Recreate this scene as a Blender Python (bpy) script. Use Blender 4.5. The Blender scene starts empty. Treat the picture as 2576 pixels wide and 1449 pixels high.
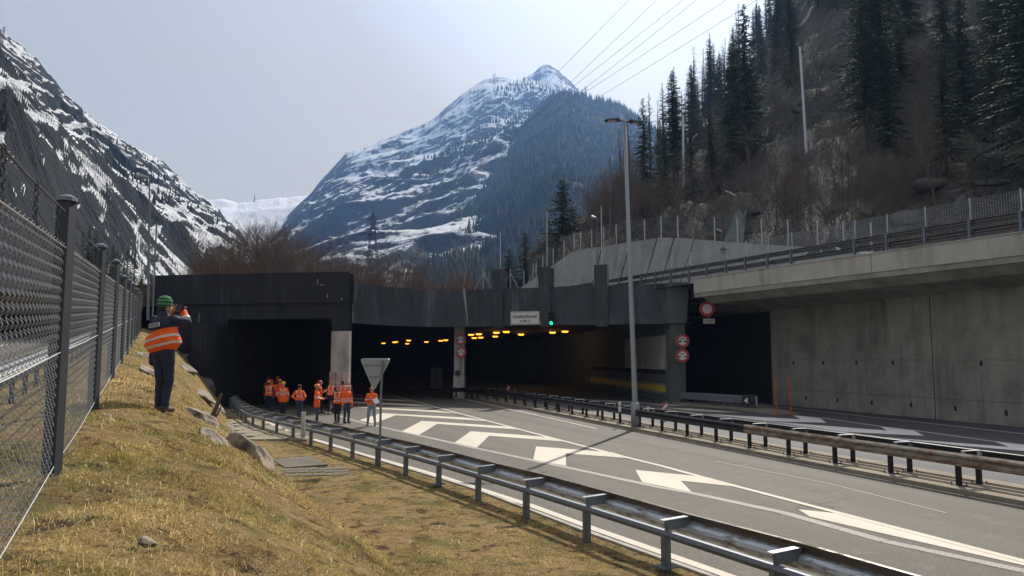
import bpy, math, random
import numpy as np
from mathutils import Vector, Matrix
R = math.radians
SC = bpy.context.scene
COL = SC.collection
random.seed(7)
# ------------------------------------------------------------------ camera, world, sun, exposure
F = 1900.0            # focal length in pixels of a 2576 wide picture
CZ = 3.0
TH = math.atan(180.5 / F)
CT, ST = math.cos(TH), math.sin(TH)
cam = bpy.data.objects.new('camera', bpy.data.cameras.new('camera'))
COL.objects.link(cam)
cam.location = (0, 0, CZ)
cam.rotation_euler = (R(90) + TH, 0, 0)
cam.data.sensor_width = 36
cam.data.lens = 36 * F / 2576
cam.data.clip_start = 0.05
cam.data.clip_end = 30000
SC.camera = cam
SUN_AZ, SUN_EL = 21.0, 41.5
W = bpy.data.worlds.new('World'); SC.world = W; W.use_nodes = True
nt = W.node_tree; nt.nodes.clear()
def N(nt, t, **k):
    n = nt.nodes.new(t)
    for a, b in k.items():
        if a.startswith('i_'):
            key = a[2:]
            key = int(key) if key.isdigit() else key.replace('_', ' ')
            n.inputs[key].default_value = b
        else: setattr(n, a, b)
    return n
out = N(nt, 'ShaderNodeOutputWorld'); bg = N(nt, 'ShaderNodeBackground'); bg.inputs['Strength'].default_value = 0.10
sky = N(nt, 'ShaderNodeTexSky', sky_type='NISHITA', sun_disc=False, sun_elevation=R(SUN_EL), sun_rotation=R(SUN_AZ))
sky.air_density = 1.3; sky.dust_density = 1.5; sky.altitude = 1100
tc = N(nt, 'ShaderNodeTexCoord')
sv = Vector((math.sin(R(SUN_AZ)) * math.cos(R(SUN_EL)), math.cos(R(SUN_AZ)) * math.cos(R(SUN_EL)), math.sin(R(SUN_EL))))
dt = N(nt, 'ShaderNodeVectorMath', operation='DOT_PRODUCT'); dt.inputs[1].default_value = sv
L = nt.links.new
L(tc.outputs['Generated'], dt.inputs[0])
# thin high cloud: brighter towards the sun
r1 = N(nt, 'ShaderNodeValToRGB'); cr = r1.color_ramp
cr.elements[0].position = 0.0; cr.elements[0].color = (.36, .355, .35, 1)
cr.elements[1].position = 1.0; cr.elements[1].color = (1, .985, .95, 1)
for p, c in ((.45, (.45, .43, .40, 1)), (.70, (.46, .395, .29, 1)), (.84, (.51, .42, .275, 1)), (.95, (.86, .79, .69, 1))):
    e = cr.elements.new(p); e.color = c
L(dt.outputs['Value'], r1.inputs[0])
mp = N(nt, 'ShaderNodeMapping'); mp.inputs['Scale'].default_value = (1.2, 1.2, 4.5); mp.inputs['Rotation'].default_value = (0, .35, 0)
L(tc.outputs['Generated'], mp.inputs[0])
nz = N(nt, 'ShaderNodeTexNoise', i_Scale=1.6, i_Detail=5.0, i_Roughness=.5); L(mp.outputs[0], nz.inputs['Vector'])
mr = N(nt, 'ShaderNodeMapRange', i_1=.32, i_2=.72, i_3=.84, i_4=1.0); L(nz.outputs['Fac'], mr.inputs[0])
mul = N(nt, 'ShaderNodeVectorMath', operation='SCALE'); mul.inputs['Scale'].default_value = 9.5
L(r1.outputs[0], mul.inputs[0])
mx = N(nt, 'ShaderNodeMix', data_type='RGBA'); L(mr.outputs[0], mx.inputs[0]); L(sky.outputs[0], mx.inputs[6]); L(mul.outputs[0], mx.inputs[7])
L(mx.outputs[2], bg.inputs[0]); L(bg.outputs[0], out.inputs[0])
sl = bpy.data.lights.new('sun', 'SUN'); sl.energy = 4.2; sl.angle = R(.5); sl.color = (1, .93, .82)
so = bpy.data.objects.new('sun', sl); COL.objects.link(so)
so.rotation_euler = (-sv).to_track_quat('-Z', 'Y').to_euler(); so.location = (0, 0, 60)
SC.view_settings.view_transform = 'Standard'; SC.view_settings.look = 'None'
SC.view_settings.gamma = 1; SC.view_settings.exposure = 0.45; SC.view_settings.use_curve_mapping = False
SC.render.engine = 'CYCLES'
SC.cycles.use_denoising = True
SC.cycles.max_bounces = 6; SC.cycles.diffuse_bounces = 3; SC.cycles.volume_bounces = 1; SC.cycles.transparent_max_bounces = 16
SC.cycles.sample_clamp_indirect = 4; SC.cycles.caustics_reflective = False; SC.cycles.caustics_refractive = False
# ------------------------------------------------------------------ survey helpers: sight lines measured in the photograph -> metres
def ray(px, py):
    a = (px - 1288) / F; b = (724.5 - py) / F
    return a, CT - ST * b, ST + CT * b
def G(px, py, z=0.0):
    a, b, c = ray(px, py); t = (z - CZ) / c
    return Vector((a * t, b * t, z))
def D(px, py, d):
    a, b, c = ray(px, py); t = d / b
    return Vector((a * t, d, CZ + c * t))
# ------------------------------------------------------------------ object helpers
def tag(o, label=None, cat=None, group=None, kind=None):
    if label: o['label'] = label
    if cat: o['category'] = cat
    if group: o['group'] = group
    if kind: o['kind'] = kind
    return o
def thing(name, label, cat, loc=(0, 0, 0), rz=0.0, group=None):
    o = bpy.data.objects.new(name, None); COL.objects.link(o)
    o.location = loc; o.rotation_euler = (0, 0, rz); o.empty_display_size = .2
    return tag(o, label, cat, group)
def copy_tree(o, parent=None):
    c = o.copy(); COL.objects.link(c); c.parent = parent
    for ch in list(o.children): copy_tree(ch, c)
    return c
class MB:
    def __init__(s): s.v = []; s.f = []; s.n = 0
    def add(s, vs, fs):
        vs = [tuple(v) for v in vs]; b = s.n
        s.v += vs; s.n += len(vs); s.f += [tuple(i + b for i in f) for f in fs]; return s
    def box(s, x0, y0, z0, x1, y1, z1, M=None):
        vs = [Vector((x, y, z)) for z in (z0, z1) for y in (y0, y1) for x in (x0, x1)]
        if M is not None: vs = [M @ v for v in vs]
        return s.add(vs, [(0, 2, 3, 1), (4, 5, 7, 6), (0, 1, 5, 4), (2, 6, 7, 3), (0, 4, 6, 2), (1, 3, 7, 5)])
    def bar(s, a, b, w, h, up=Vector((0, 0, 1))):
        a = Vector(a); b = Vector(b); d = (b - a).normalized()
        u = d.cross(up)
        if u.length < 1e-4: u = d.cross(Vector((0, 1, 0)))
        u.normalize(); v = u.cross(d)
        vs = []
        for p in (a, b):
            for i, j in ((-1, -1), (1, -1), (1, 1), (-1, 1)): vs.append(p + u * (i * w / 2) + v * (j * h / 2))
        return s.add(vs, [(0, 1, 2, 3), (7, 6, 5, 4), (0, 4, 5, 1), (1, 5, 6, 2), (2, 6, 7, 3), (3, 7, 4, 0)])
    def tube(s, pts, r, n=6, cap=True):
        pts = [Vector(p) for p in pts]
        rr = r if isinstance(r, (list, tuple)) else [r] * len(pts)
        vs = []; fs = []; prev = None
        for i, p in enumerate(pts):
            d = (pts[min(i + 1, len(pts) - 1)] - pts[max(i - 1, 0)]).normalized()
            if prev is None:
                u = d.cross(Vector((0, 0, 1)))
                if u.length < .05: u = d.cross(Vector((1, 0, 0)))
            else: u = prev - d * prev.dot(d)
            u.normalize(); prev = u; w = d.cross(u)
            for k in range(n):
                t = 2 * math.pi * k / n
                vs.append(p + (u * math.cos(t) + w * math.sin(t)) * rr[i])
        for i in range(len(pts) - 1):
            for k in range(n):
                a = i * n + k; b = i * n + (k + 1) % n
                fs.append((a, b, b + n, a + n))
        if cap: fs.append(tuple(range(n))[::-1]); fs.append(tuple(range((len(pts) - 1) * n, len(pts) * n)))
        return s.add(vs, fs)
    def prism(s, poly, z0, z1):
        n = len(poly)
        vs = [(p[0], p[1], z0 if not callable(z0) else z0(p)) for p in poly] + [(p[0], p[1], z1 if not callable(z1) else z1(p)) for p in poly]
        a = sum(poly[i][0] * poly[(i + 1) % n][1] - poly[(i + 1) % n][0] * poly[i][1] for i in range(n))
        fs = [tuple(range(n))[::-1], tuple(range(n, 2 * n))] + [(i, (i + 1) % n, (i + 1) % n + n, i + n) for i in range(n)]
        if a < 0: fs = [f[::-1] for f in fs]
        return s.add(vs, fs)
    def sweep(s, prof, path, closed=True, side=None):
        """profile (lateral to the right, up) carried along a path"""
        path = [Vector(p) for p in path]; n = len(prof); vs = []; fs = []
        for i, p in enumerate(path):
            d = path[min(i + 1, len(path) - 1)] - path[max(i - 1, 0)]; d.z = 0; d.normalize()
            u = Vector((d.y, -d.x, 0))
            for a, b in prof: vs.append(p + u * a + Vector((0, 0, b)))
        m = n if closed else n - 1
        for i in range(len(path) - 1):
            for k in range(m):
                a = i * n + k; b = i * n + (k + 1) % n
                fs.append((a, a + n, b + n, b))
        if closed: fs.append(tuple(range(n))); fs.append(tuple(range((len(path) - 1) * n, len(path) * n))[::-1])
        return s.add(vs, fs)
    def disc(s, c, nrm, r, t, n=28, r0=0.0):
        """flat disc or ring with thickness t along nrm"""
        c = Vector(c); nrm = Vector(nrm).normalized(); u = nrm.cross(Vector((0, 0, 1)))
        if u.length < .05: u = Vector((1, 0, 0))
        u.normalize(); w = u.cross(nrm)
        P = lambda rad, k, o: c + (u * math.cos(2 * math.pi * k / n) + w * math.sin(2 * math.pi * k / n)) * rad + nrm * o
        if r0 == 0:
            vs = [P(r, k, 0) for k in range(n)] + [P(r, k, t) for k in range(n)]
            fs = [tuple(range(n)), tuple(range(n, 2 * n))[::-1]] + [(k, k + n, (k + 1) % n + n, (k + 1) % n) for k in range(n)]
        else:
            vs = [P(r, k, 0) for k in range(n)] + [P(r, k, t) for k in range(n)] + [P(r0, k, t) for k in range(n)] + [P(r0, k, 0) for k in range(n)]
            fs = []
            for k in range(n):
                j = (k + 1) % n
                for q in range(4):
                    a, b = q * n, ((q + 1) % 4) * n
                    fs.append((a + k, b + k, b + j, a + j))
        return s.add(vs, fs)
    def build(s, name, mat, parent=None, smooth=False, loc=None):
        me = bpy.data.meshes.new(name); me.from_pydata(s.v, [], s.f); me.update()
        return link(name, me, mat, parent, smooth, loc)
def link(name, me, mat, parent=None, smooth=False, loc=None):
    if mat is not None: me.materials.append(mat)
    if smooth and len(me.polygons): me.polygons.foreach_set('use_smooth', [True] * len(me.polygons))
    o = bpy.data.objects.new(name, me); COL.objects.link(o)
    if parent: o.parent = parent
    if loc is not None: o.location = loc
    return o
def npmesh(name, V, Fq, mat, parent=None, smooth=False):
    """mesh from numpy arrays, faces all with the same number of corners"""
    me = bpy.data.meshes.new(name); k = Fq.shape[1]
    me.vertices.add(len(V)); me.vertices.foreach_set('co', np.asarray(V, np.float32).ravel())
    me.loops.add(Fq.size); me.loops.foreach_set('vertex_index', Fq.astype(np.int32).ravel())
    me.polygons.add(len(Fq)); me.polygons.foreach_set('loop_start', np.arange(0, Fq.size, k, dtype=np.int32))
    me.update(calc_edges=True)
    return link(name, me, mat, parent, smooth)
def grid_faces(nr, nc):
    i, j = np.meshgrid(np.arange(nr - 1), np.arange(nc - 1), indexing='ij'); a = (i * nc + j).ravel()
    return np.stack([a, a + 1, a + nc + 1, a + nc], 1)
# ------------------------------------------------------------------ numpy noise
def _h(ix, iy, iz):
    h = (ix * 374761393 + iy * 668265263 + iz * 2147483647 + 1274126177) & 0xffffffff
    h = ((h ^ (h >> 13)) * 1274126177) & 0xffffffff
    return ((h ^ (h >> 16)) & 0xffffff) / float(0xffffff) * 2 - 1
def vnoise(P):
    P = np.asarray(P, float); I = np.floor(P).astype(np.int64); f = P - I; f = f * f * f * (f * (f * 6 - 15) + 10)
    r = 0
    for dx in (0, 1):
        for dy in (0, 1):
            for dz in (0, 1):
                w = (f[:, 0] if dx else 1 - f[:, 0]) * (f[:, 1] if dy else 1 - f[:, 1]) * (f[:, 2] if dz else 1 - f[:, 2])
                r = r + w * _h(I[:, 0] + dx, I[:, 1] + dy, I[:, 2] + dz)
    return r
def fbm(P, o=5, ridged=False, gain=.5):
    P = np.asarray(P, float); a = 1.0; s = 0; t = 0
    for k in range(o):
        n = vnoise(P * 2.03 ** k + 17.3 * k)
        if ridged: n = 1 - 2 * np.abs(n)
        s = s + a * n; t += a; a *= gain
    return s / t
# ------------------------------------------------------------------ materials
MATS = {}
def newmat(name):
    m = bpy.data.materials.new(name); m.use_nodes = True; nt = m.node_tree; nt.nodes.clear()
    o = N(nt, 'ShaderNodeOutputMaterial'); b = N(nt, 'ShaderNodeBsdfPrincipled'); b.inputs['Specular IOR Level'].default_value = .12 if any(w in name for w in ('snow', 'forest', 'wood', 'ground', 'hillside', 'spruce', 'twig', 'earth', 'rock', 'concrete', 'soot', 'brush', 'peak')) else .5; nt.links.new(b.outputs[0], o.inputs[0])
    MATS[name] = m
    return m, nt, b, o
def mixc(nt, fac, a, b):
    m = N(nt, 'ShaderNodeMix', data_type='RGBA')
    for i, v in ((0, fac), (6, a), (7, b)):
        if isinstance(v, bpy.types.NodeSocket): nt.links.new(v, m.inputs[i])
        else: m.inputs[i].default_value = (tuple(v) + (1,))[:4] if i else v
    return m.outputs[2]
def noise(nt, scale, detail=4, rough=.55, vec=None, stretch=None, coord='Object'):
    n = N(nt, 'ShaderNodeTexNoise', i_Scale=scale, i_Detail=float(detail), i_Roughness=rough)
    if vec is None:
        t = N(nt, 'ShaderNodeTexCoord'); vec = t.outputs[coord]
    if stretch:
        m = N(nt, 'ShaderNodeMapping'); m.inputs['Scale'].default_value = stretch; nt.links.new(vec, m.inputs[0]); vec = m.outputs[0]
    nt.links.new(vec, n.inputs['Vector']); return n.outputs['Fac']
def ramp(nt, v, a, b, lo=0.0, hi=1.0):
    m = N(nt, 'ShaderNodeMapRange', i_1=a, i_2=b, i_3=lo, i_4=hi); nt.links.new(v, m.inputs[0]); return m.outputs[0]
def bump(nt, b, h, dist=.02, strength=1.0):
    n = N(nt, 'ShaderNodeBump', i_Strength=strength, i_Distance=dist); nt.links.new(h, n.inputs['Height']); nt.links.new(n.outputs[0], b.inputs['Normal'])
def mth(nt, op, a, b=None):
    m = N(nt, 'ShaderNodeMath', operation=op)
    for i, v in ((0, a), (1, b)):
        if v is None: continue
        if isinstance(v, bpy.types.NodeSocket): nt.links.new(v, m.inputs[i])
        else: m.inputs[i].default_value = v
    return m.outputs[0]
def plain(name, c, rough=.6, metal=0.0, var=.25, vscale=6.0, bmp=0.0, bscale=40.0, dirt=None, dthr=(.55, .7)):
    m, nt, b, o = newmat(name)
    f = noise(nt, vscale, 5)
    c1 = tuple(x * (1 - var) for x in c); c2 = tuple(min(1, x * (1 + var)) for x in c)
    col = mixc(nt, f, c1, c2)
    if dirt:
        g = ramp(nt, noise(nt, vscale * .6, 6, .65), dthr[0], dthr[1]); col = mixc(nt, g, col, dirt)
    nt.links.new(col, b.inputs['Base Color']); b.inputs['Roughness'].default_value = rough; b.inputs['Metallic'].default_value = metal
    if bmp: bump(nt, b, noise(nt, bscale, 4), bmp)
    return m
def emit(name, c, s):
    m, nt, b, o = newmat(name); b.inputs['Base Color'].default_value = (*c, 1)
    b.inputs['Emission Color'].default_value = (*c, 1); b.inputs['Emission Strength'].default_value = s
    return m
def concrete(name, c, stain=(.03, .03, .028), amt=.5, boards=True, seed=0.0, moss=None, rough=.9, pale=0.0):
    m, nt, b, o = newmat(name)
    t = N(nt, 'ShaderNodeTexCoord'); mp = N(nt, 'ShaderNodeMapping'); mp.inputs['Location'].default_value = (seed, seed * 2, seed)
    nt.links.new(t.outputs['Object'], mp.inputs[0]); vec = mp.outputs[0]
    f = noise(nt, .9, 6, .6, vec); g = noise(nt, 9, 5, .6, vec)
    col = mixc(nt, f, tuple(x * .7 for x in c), tuple(x * 1.25 for x in c))
    col = mixc(nt, ramp(nt, g, .3, .7, 0, .35), col, tuple(x * .6 for x in c))
    st = noise(nt, 1.3, 6, .6, vec, (1, 1, .12)); st2 = noise(nt, .35, 4, .6, vec)
    k = mth(nt, 'MULTIPLY', ramp(nt, st, .46, .68), ramp(nt, st2, .35, .65, .2, 1))
    col = mixc(nt, mth(nt, 'MULTIPLY', k, amt), col, stain)
    if moss: col = mixc(nt, ramp(nt, noise(nt, .5, 5, .6, vec), .5, .75, 0, .6), col, moss)
    if pale:
        pk = mth(nt, 'MULTIPLY', ramp(nt, noise(nt, 1.1, 7, .7, vec, (1.6, 1.6, .16)), .54, .72), ramp(nt, noise(nt, .22, 3, .5, vec), .4, .6)); col = mixc(nt, mth(nt, 'MULTIPLY', pk, pale), col, tuple(min(.5, x * 3.2 + .02) for x in c))
        col = mixc(nt, mth(nt, 'MULTIPLY', ramp(nt, noise(nt, 3.2, 6, .75, vec), .66, .74), pale), col, tuple(min(.5, x * 3 + .03) for x in c))
    h = g
    if boards:
        w = N(nt, 'ShaderNodeTexWave', wave_type='BANDS', bands_direction='Z', i_Scale=1.7, i_Distortion=.25, i_Detail=1.0)
        nt.links.new(vec, w.inputs[0]); h = mth(nt, 'ADD', mth(nt, 'MULTIPLY', w.outputs['Fac'], .6), g)
        col = mixc(nt, ramp(nt, w.outputs['Fac'], .0, .12, .22, 0), col, tuple(x * .45 for x in c))
    nt.links.new(col, b.inputs['Base Color']); b.inputs['Roughness'].default_value = rough
    bump(nt, b, h, .02, .7)
    return m
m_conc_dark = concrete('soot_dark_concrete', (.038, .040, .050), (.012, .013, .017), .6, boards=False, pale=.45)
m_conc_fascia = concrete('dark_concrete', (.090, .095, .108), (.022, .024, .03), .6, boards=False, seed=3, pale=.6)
m_conc_side = concrete('weathered_concrete', (.155, .175, .165), (.05, .055, .05), .6, seed=5, moss=(.10, .14, .12))
m_conc_light = concrete('pale_concrete', (.58, .55, .52), (.07, .065, .06), .75, boards=False, seed=8)
m_conc_wall = concrete('grey_wall_concrete', (.39, .375, .315), (.07, .07, .06), .6, boards=False, seed=11, moss=(.11, .12, .09))
m_conc_parapet = concrete('parapet_concrete', (.56, .53, .47), (.13, .12, .11), .6, boards=False, seed=14)
m_conc_ret = concrete('sprayed_concrete', (.38, .385, .37), (.07, .072, .07), .5, boards=False, seed=20)
m_conc_floor = concrete('median_concrete', (.36, .315, .245), (.14, .11, .08), .6, boards=False, seed=23)
m_recess = concrete('recess_concrete', (.085, .08, .078), (.03, .028, .027), .6, boards=False, seed=40)  # dark tone stands in for the shade of the recess
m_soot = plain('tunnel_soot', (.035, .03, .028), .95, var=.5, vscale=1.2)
m_pink = plain('pinkish_tiles', (.52, .40, .38), .8, var=.12, vscale=3, dirt=(.14, .11, .10), dthr=(.5, .8))
m_joint = plain('dark_joint', (.02, .02, .02), .95)
m_galv = plain('galvanised_steel', (.42, .45, .49), .42, .75, var=.2, vscale=9, bmp=.001, dirt=(.22, .20, .18), dthr=(.6, .8))
m_galv_dark = plain('weathered_steel', (.17, .195, .23), .55, .55, var=.25, vscale=14, bmp=.001)
m_steel_black = plain('sooty_steel', (.035, .036, .04), .40, .5, var=.35, vscale=8)
m_postgrey = plain('fence_post_steel', (.045, .052, .065), .6, .3, var=.25, vscale=20, bmp=.001)
m_wire = plain('zinc_wire', (.50, .51, .52), .4, .7, var=.2)
m_wire_dark = plain('dark_wire', (.06, .065, .075), .5, .5)
m_plate = plain('bright_plate', (.62, .64, .66), .3, .8, var=.15, vscale=12)
m_lamp = plain('lamp_grey', (.30, .33, .36), .45, .4, var=.12, vscale=4)
m_lamp_head = plain('lamp_head_dark', (.04, .045, .05), .5, .2)
m_red = plain('sign_red', (.55, .018, .02), .45, var=.08)
m_white = plain('sign_white', (.80, .78, .76), .5, var=.05)
m_white_dim = plain('sign_white_dirty', (.62, .55, .48), .6, var=.1)
m_black = plain('sign_black', (.015, .015, .017), .5, var=.1)
m_yellow = plain('yellow_band', (.62, .50, .03), .6, var=.15, vscale=2)
m_red_stick = plain('orange_red_plastic', (.62, .07, .04), .5, var=.1)
m_orange_glow = emit('sodium_light', (1, .33, .025), 2.6)
m_green_glow = emit('green_signal', (.0, .85, .35), 3.0)
def rail_mat(name, c, rust, thr):
    m, nt, b, o = newmat(name)
    f = noise(nt, 5, 5); r_ = ramp(nt, noise(nt, 2.2, 7, .7, stretch=(1, 1, 4)), thr[0], thr[1])
    col = mixc(nt, f, tuple(x * .75 for x in c), tuple(min(.9, x * 1.2) for x in c)); col = mixc(nt, r_, col, rust)
    nt.links.new(col, b.inputs['Base Color'])
    mt = mth(nt, 'SUBTRACT', .45, mth(nt, 'MULTIPLY', r_, .4)); nt.links.new(mt, b.inputs['Metallic'])
    nt.links.new(ramp(nt, r_, 0, 1, .38, .85), b.inputs['Roughness']); bump(nt, b, f, .004)
    return m
m_beam = rail_mat('silver_beam', (.52, .57, .64), (.20, .155, .11), (.50, .62))
m_beam_rust = rail_mat('rusty_beam', (.30, .28, .24), (.17, .09, .05), (.42, .60))
def asphalt(name, c, patch, seed=0.0, rough=.8):
    m, nt, b, o = newmat(name)
    t = N(nt, 'ShaderNodeTexCoord'); mp = N(nt, 'ShaderNodeMapping'); mp.inputs['Location'].default_value = (seed, seed, 0)
    nt.links.new(t.outputs['Object'], mp.inputs[0]); vec = mp.outputs[0]
    sp = noise(nt, 26, 4, .85, vec); sp2 = noise(nt, 9, 3, .7, vec); big = noise(nt, .22, 5, .6, vec); md = noise(nt, 1.7, 5, .65, vec)
    col = mixc(nt, big, tuple(x * .82 for x in c), tuple(x * 1.18 for x in c))
    rt = N(nt, 'ShaderNodeMapping'); rt.inputs['Rotation'].default_value = (0, 0, R(-20)); nt.links.new(vec, rt.inputs[0]); trk = noise(nt, .9, 4, .6, rt.outputs[0], (1, .03, 1)); col = mixc(nt, ramp(nt, trk, .44, .58, 0, .6), col, tuple(x * .62 for x in c))
    col = mixc(nt, ramp(nt, sp, .38, .60), tuple(x * .38 for x in c), col)
    col = mixc(nt, ramp(nt, noise(nt, 33, 3, .8, vec), .56, .66, 0, .75), col, tuple(min(.8, x * 2.1) for x in c))
    col = mixc(nt, ramp(nt, md, .55, .75, 0, .6), col, patch)
    vo = N(nt, 'ShaderNodeTexVoronoi', feature='DISTANCE_TO_EDGE', i_Scale=.16); wv = N(nt, 'ShaderNodeVectorMath', operation='ADD'); nz_ = N(nt, 'ShaderNodeTexNoise', i_Scale=.9, i_Detail=5.0); nt.links.new(vec, nz_.inputs['Vector']); nt.links.new(vec, wv.inputs[0]); nt.links.new(nz_.outputs['Color'], wv.inputs[1]); nt.links.new(wv.outputs[0], vo.inputs['Vector'])
    ck = mth(nt, 'MULTIPLY', ramp(nt, vo.outputs['Distance'], .0, .006, .75, 0), ramp(nt, noise(nt, .35, 3, .5, vec), .45, .55)); col = mixc(nt, ck, col, tuple(x * .25 for x in c))
    nt.links.new(col, b.inputs['Base Color']); b.inputs['Roughness'].default_value = rough
    bump(nt, b, mth(nt, 'ADD', sp, mth(nt, 'MULTIPLY', sp2, .4)), .012, .8)
    return m
m_asph = asphalt('asphalt_light', (.145, .128, .106), (.19, .168, .138))
m_asph_shade = asphalt('asphalt_shade_tone', (.13, .13, .145), (.17, .17, .185), 9)
def paint(name, c, wear, thr):
    m, nt, b, o = newmat(name)
    k = ramp(nt, noise(nt, 26, 5, .8), thr[0], thr[1]); k2 = ramp(nt, noise(nt, 1.4, 5, .6), .4, .8, 0, .35)
    col = mixc(nt, k, c, wear); col = mixc(nt, k2, col, tuple(x * .72 for x in c))
    nt.links.new(col, b.inputs['Base Color']); b.inputs['Roughness'].default_value = .75
    return m
m_paint = paint('road_paint', (.62, .565, .47), (.3, .27, .23), (.66, .74))
m_paint_worn = paint('worn_road_paint', (.42, .39, .345), (.20, .185, .165), (.45, .58))
# ================================================================== GROUND SHAPES
def interp(xs, ys): return lambda v: float(np.interp(v, xs, ys))
_cd = sorted([(p.y, p.x) for p in (G(688, 1081), G(915, 1151), G(1200, 1237.5), G(1492, 1352), G(1675, 1418))])
_k = (_cd[1][1] - _cd[0][1]) / (_cd[1][0] - _cd[0][0])
_cd = [(-6, _cd[0][1] + (_cd[0][0] + 6) * .52)] + _cd + [(46, -17.0), (200, -90)]
CDy = np.array([c[0] for c in _cd]); CDx = np.array([c[1] for c in _cd])
xd = lambda y: np.interp(y, CDy, CDx)
def xt(y):
    y = np.asarray(y, float)
    return np.minimum(np.where(y < 22.8, -8.1 + .53 * (22.8 - y), -8.1 - .40 * (y - 22.8)), xd(y) - .3)
xf = lambda y: -.71 - .476 * np.asarray(y, float)
Hc = lambda y: 1.72 + .067 * np.asarray(y, float)
ZR = lambda y: Hc(y) - .85
def gz(x, y):
    x = np.asarray(x, float); y = np.asarray(y, float)
    a, b, c = xd(y), xt(y), xf(y); h = Hc(y)
    z = np.where(x > a, 0.02, .05 + .09 * np.clip((a - x) / (a - b), 0, 1))
    t = np.clip((b - x) / (b - c), 0, 1)
    z = np.where(x < b, .14 + (h - .14) * (1 - (1 - t) ** 1.6), z)
    u = np.clip((c - .9 - x) / 1.2, 0, 1)
    z = np.where(x < c - .9, h - .85 * u * u * (3 - 2 * u), z)
    return z
def gzn(x, y):
    x = np.atleast_1d(np.asarray(x, float)); y = np.atleast_1d(np.asarray(y, float))
    P = np.stack([x, y, 0 * x], 1)
    w = np.clip((xd(y) - x) / .5, 0, 1) * np.clip((x - (xf(y) - 2.0)) / .6, 0, 1)
    s = np.clip((xt(y) - x) / .8, .25, 1)
    return gz(x, y) + w * s * (.07 * fbm(P * 1.1, 3) + .035 * fbm(P * 5, 3) + .012 * fbm(P * 17, 2))
def GE(px, py):
    """where a sight line meets the bank"""
    a, b, c = ray(px, py)
    for i in range(1, 2400):
        t = i * .03; x, y, z = a * t, b * t, CZ + c * t
        if z < float(gz(x, y)): return Vector((x, y, float(gzn(x, y)[0])))
    return Vector((a * 40, b * 40, 0))
# ------------------------------------------------------------------ ground sheet and roads
gm, nt_, b_, o_ = newmat('valley_ground')
nt_.links.new(mixc(nt_, noise(nt_, .15, 5), (.05, .045, .03), (.09, .08, .05)), b_.inputs['Base Color']); b_.inputs['Roughness'].default_value = .95
mb = MB(); mb.add([(-2800, -400, -.05), (2800, -400, -.05), (2800, 2700, -.05), (-2800, 2700, -.05)], [(0, 1, 2, 3)])
tag(mb.build('ground', gm), kind='structure')
mb = MB()
ys = np.concatenate([np.arange(-6, 46, 1.0), [46, 70, 120, 200]])
lft = [(float(xd(y)) + .02, y) for y in ys]; rgt = [(36 - .27 * y if y < 40 else 25.2 - .2 * (y - 40), y) for y in ys]
for i in range(len(ys) - 1):
    mb.add([(lft[i][0], lft[i][1], 0), (rgt[i][0], rgt[i][1], 0), (rgt[i + 1][0], rgt[i + 1][1], 0), (lft[i + 1][0], lft[i + 1][1], 0)], [(0, 1, 2, 3)])
tag(mb.build('road', m_asph), kind='structure')
# median line measured from the post feet
MPX = [(2393, 1228), (2229, 1198), (2094, 1172), (1982, 1152.5), (1883, 1134), (1798, 1118), (1722, 1103.5), (1653, 1089), (1577, 1072), (1495, 1057), (1454, 1049.6), (1413, 1042), (1377, 1035.6), (1343, 1029), (1308, 1022), (1260, 1014), (1217, 1007), (1195, 1001.6)]
_mp = np.array([[p.x, p.y] for p in (G(*q) for q in MPX)])
cf = np.polyfit(_mp[:, 1], _mp[:, 0], 3)
def mx_(y):
    y0, y1 = 17.0, 58.0
    yy = min(max(y, y0), y1); v = np.polyval(cf, yy); dv = np.polyval(np.polyder(cf), yy)
    return float(v + dv * (y - yy))
def mpath(off, ys_, z=0.0):
    P = []
    for y in ys_:
        d = Vector((mx_(y + .5) - mx_(y - .5), 1, 0)).normalized(); u = Vector((d.y, -d.x, 0))
        P.append(Vector((mx_(y), y, z)) + u * off)
    return P
YM = [2 + 1.5 * i for i in range(47)]
# right carriageway: bluish darker asphalt, shade put into its colour, median to wall
mb = MB()
A_ = mpath(1.75, [0] + YM + [90, 150], .004)
for i in range(len(A_) - 1):
    a, b = A_[i], A_[i + 1]
    ra, rb = 33 - .27 * a.y if a.y < 40 else 22.2 - .22 * (a.y - 40), 33 - .27 * b.y if b.y < 40 else 22.2 - .22 * (b.y - 40)
    mb.add([a, (ra, a.y, .004), (rb, b.y, .004), b], [(0, 1, 2, 3)])
tag(mb.build('right_carriageway', m_asph_shade), kind='structure')
# median strip: two low kerbs and a channel between them
mb = MB()
mb.sweep([(-.42, 0), (-.42, .10), (-.10, .11), (-.06, .055), (.12, .05), (.16, .11), (.62, .12), (.66, .06), (.84, .055), (.88, .13), (1.35, .13), (1.35, 0)], mpath(0, YM))
tag(mb.build('median_strip', m_conc_floor), kind='structure')
# kerb between verge and road
mb = MB(); yy = np.arange(-4, 40, 1.0)
mb.sweep([(-.10, 0), (-.10, .085), (.0, .085), (.03, 0)], [(float(xd(y)) + .03, y, 0) for y in yy])
tag(mb.build('kerb', m_conc_light), kind='structure')
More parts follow.
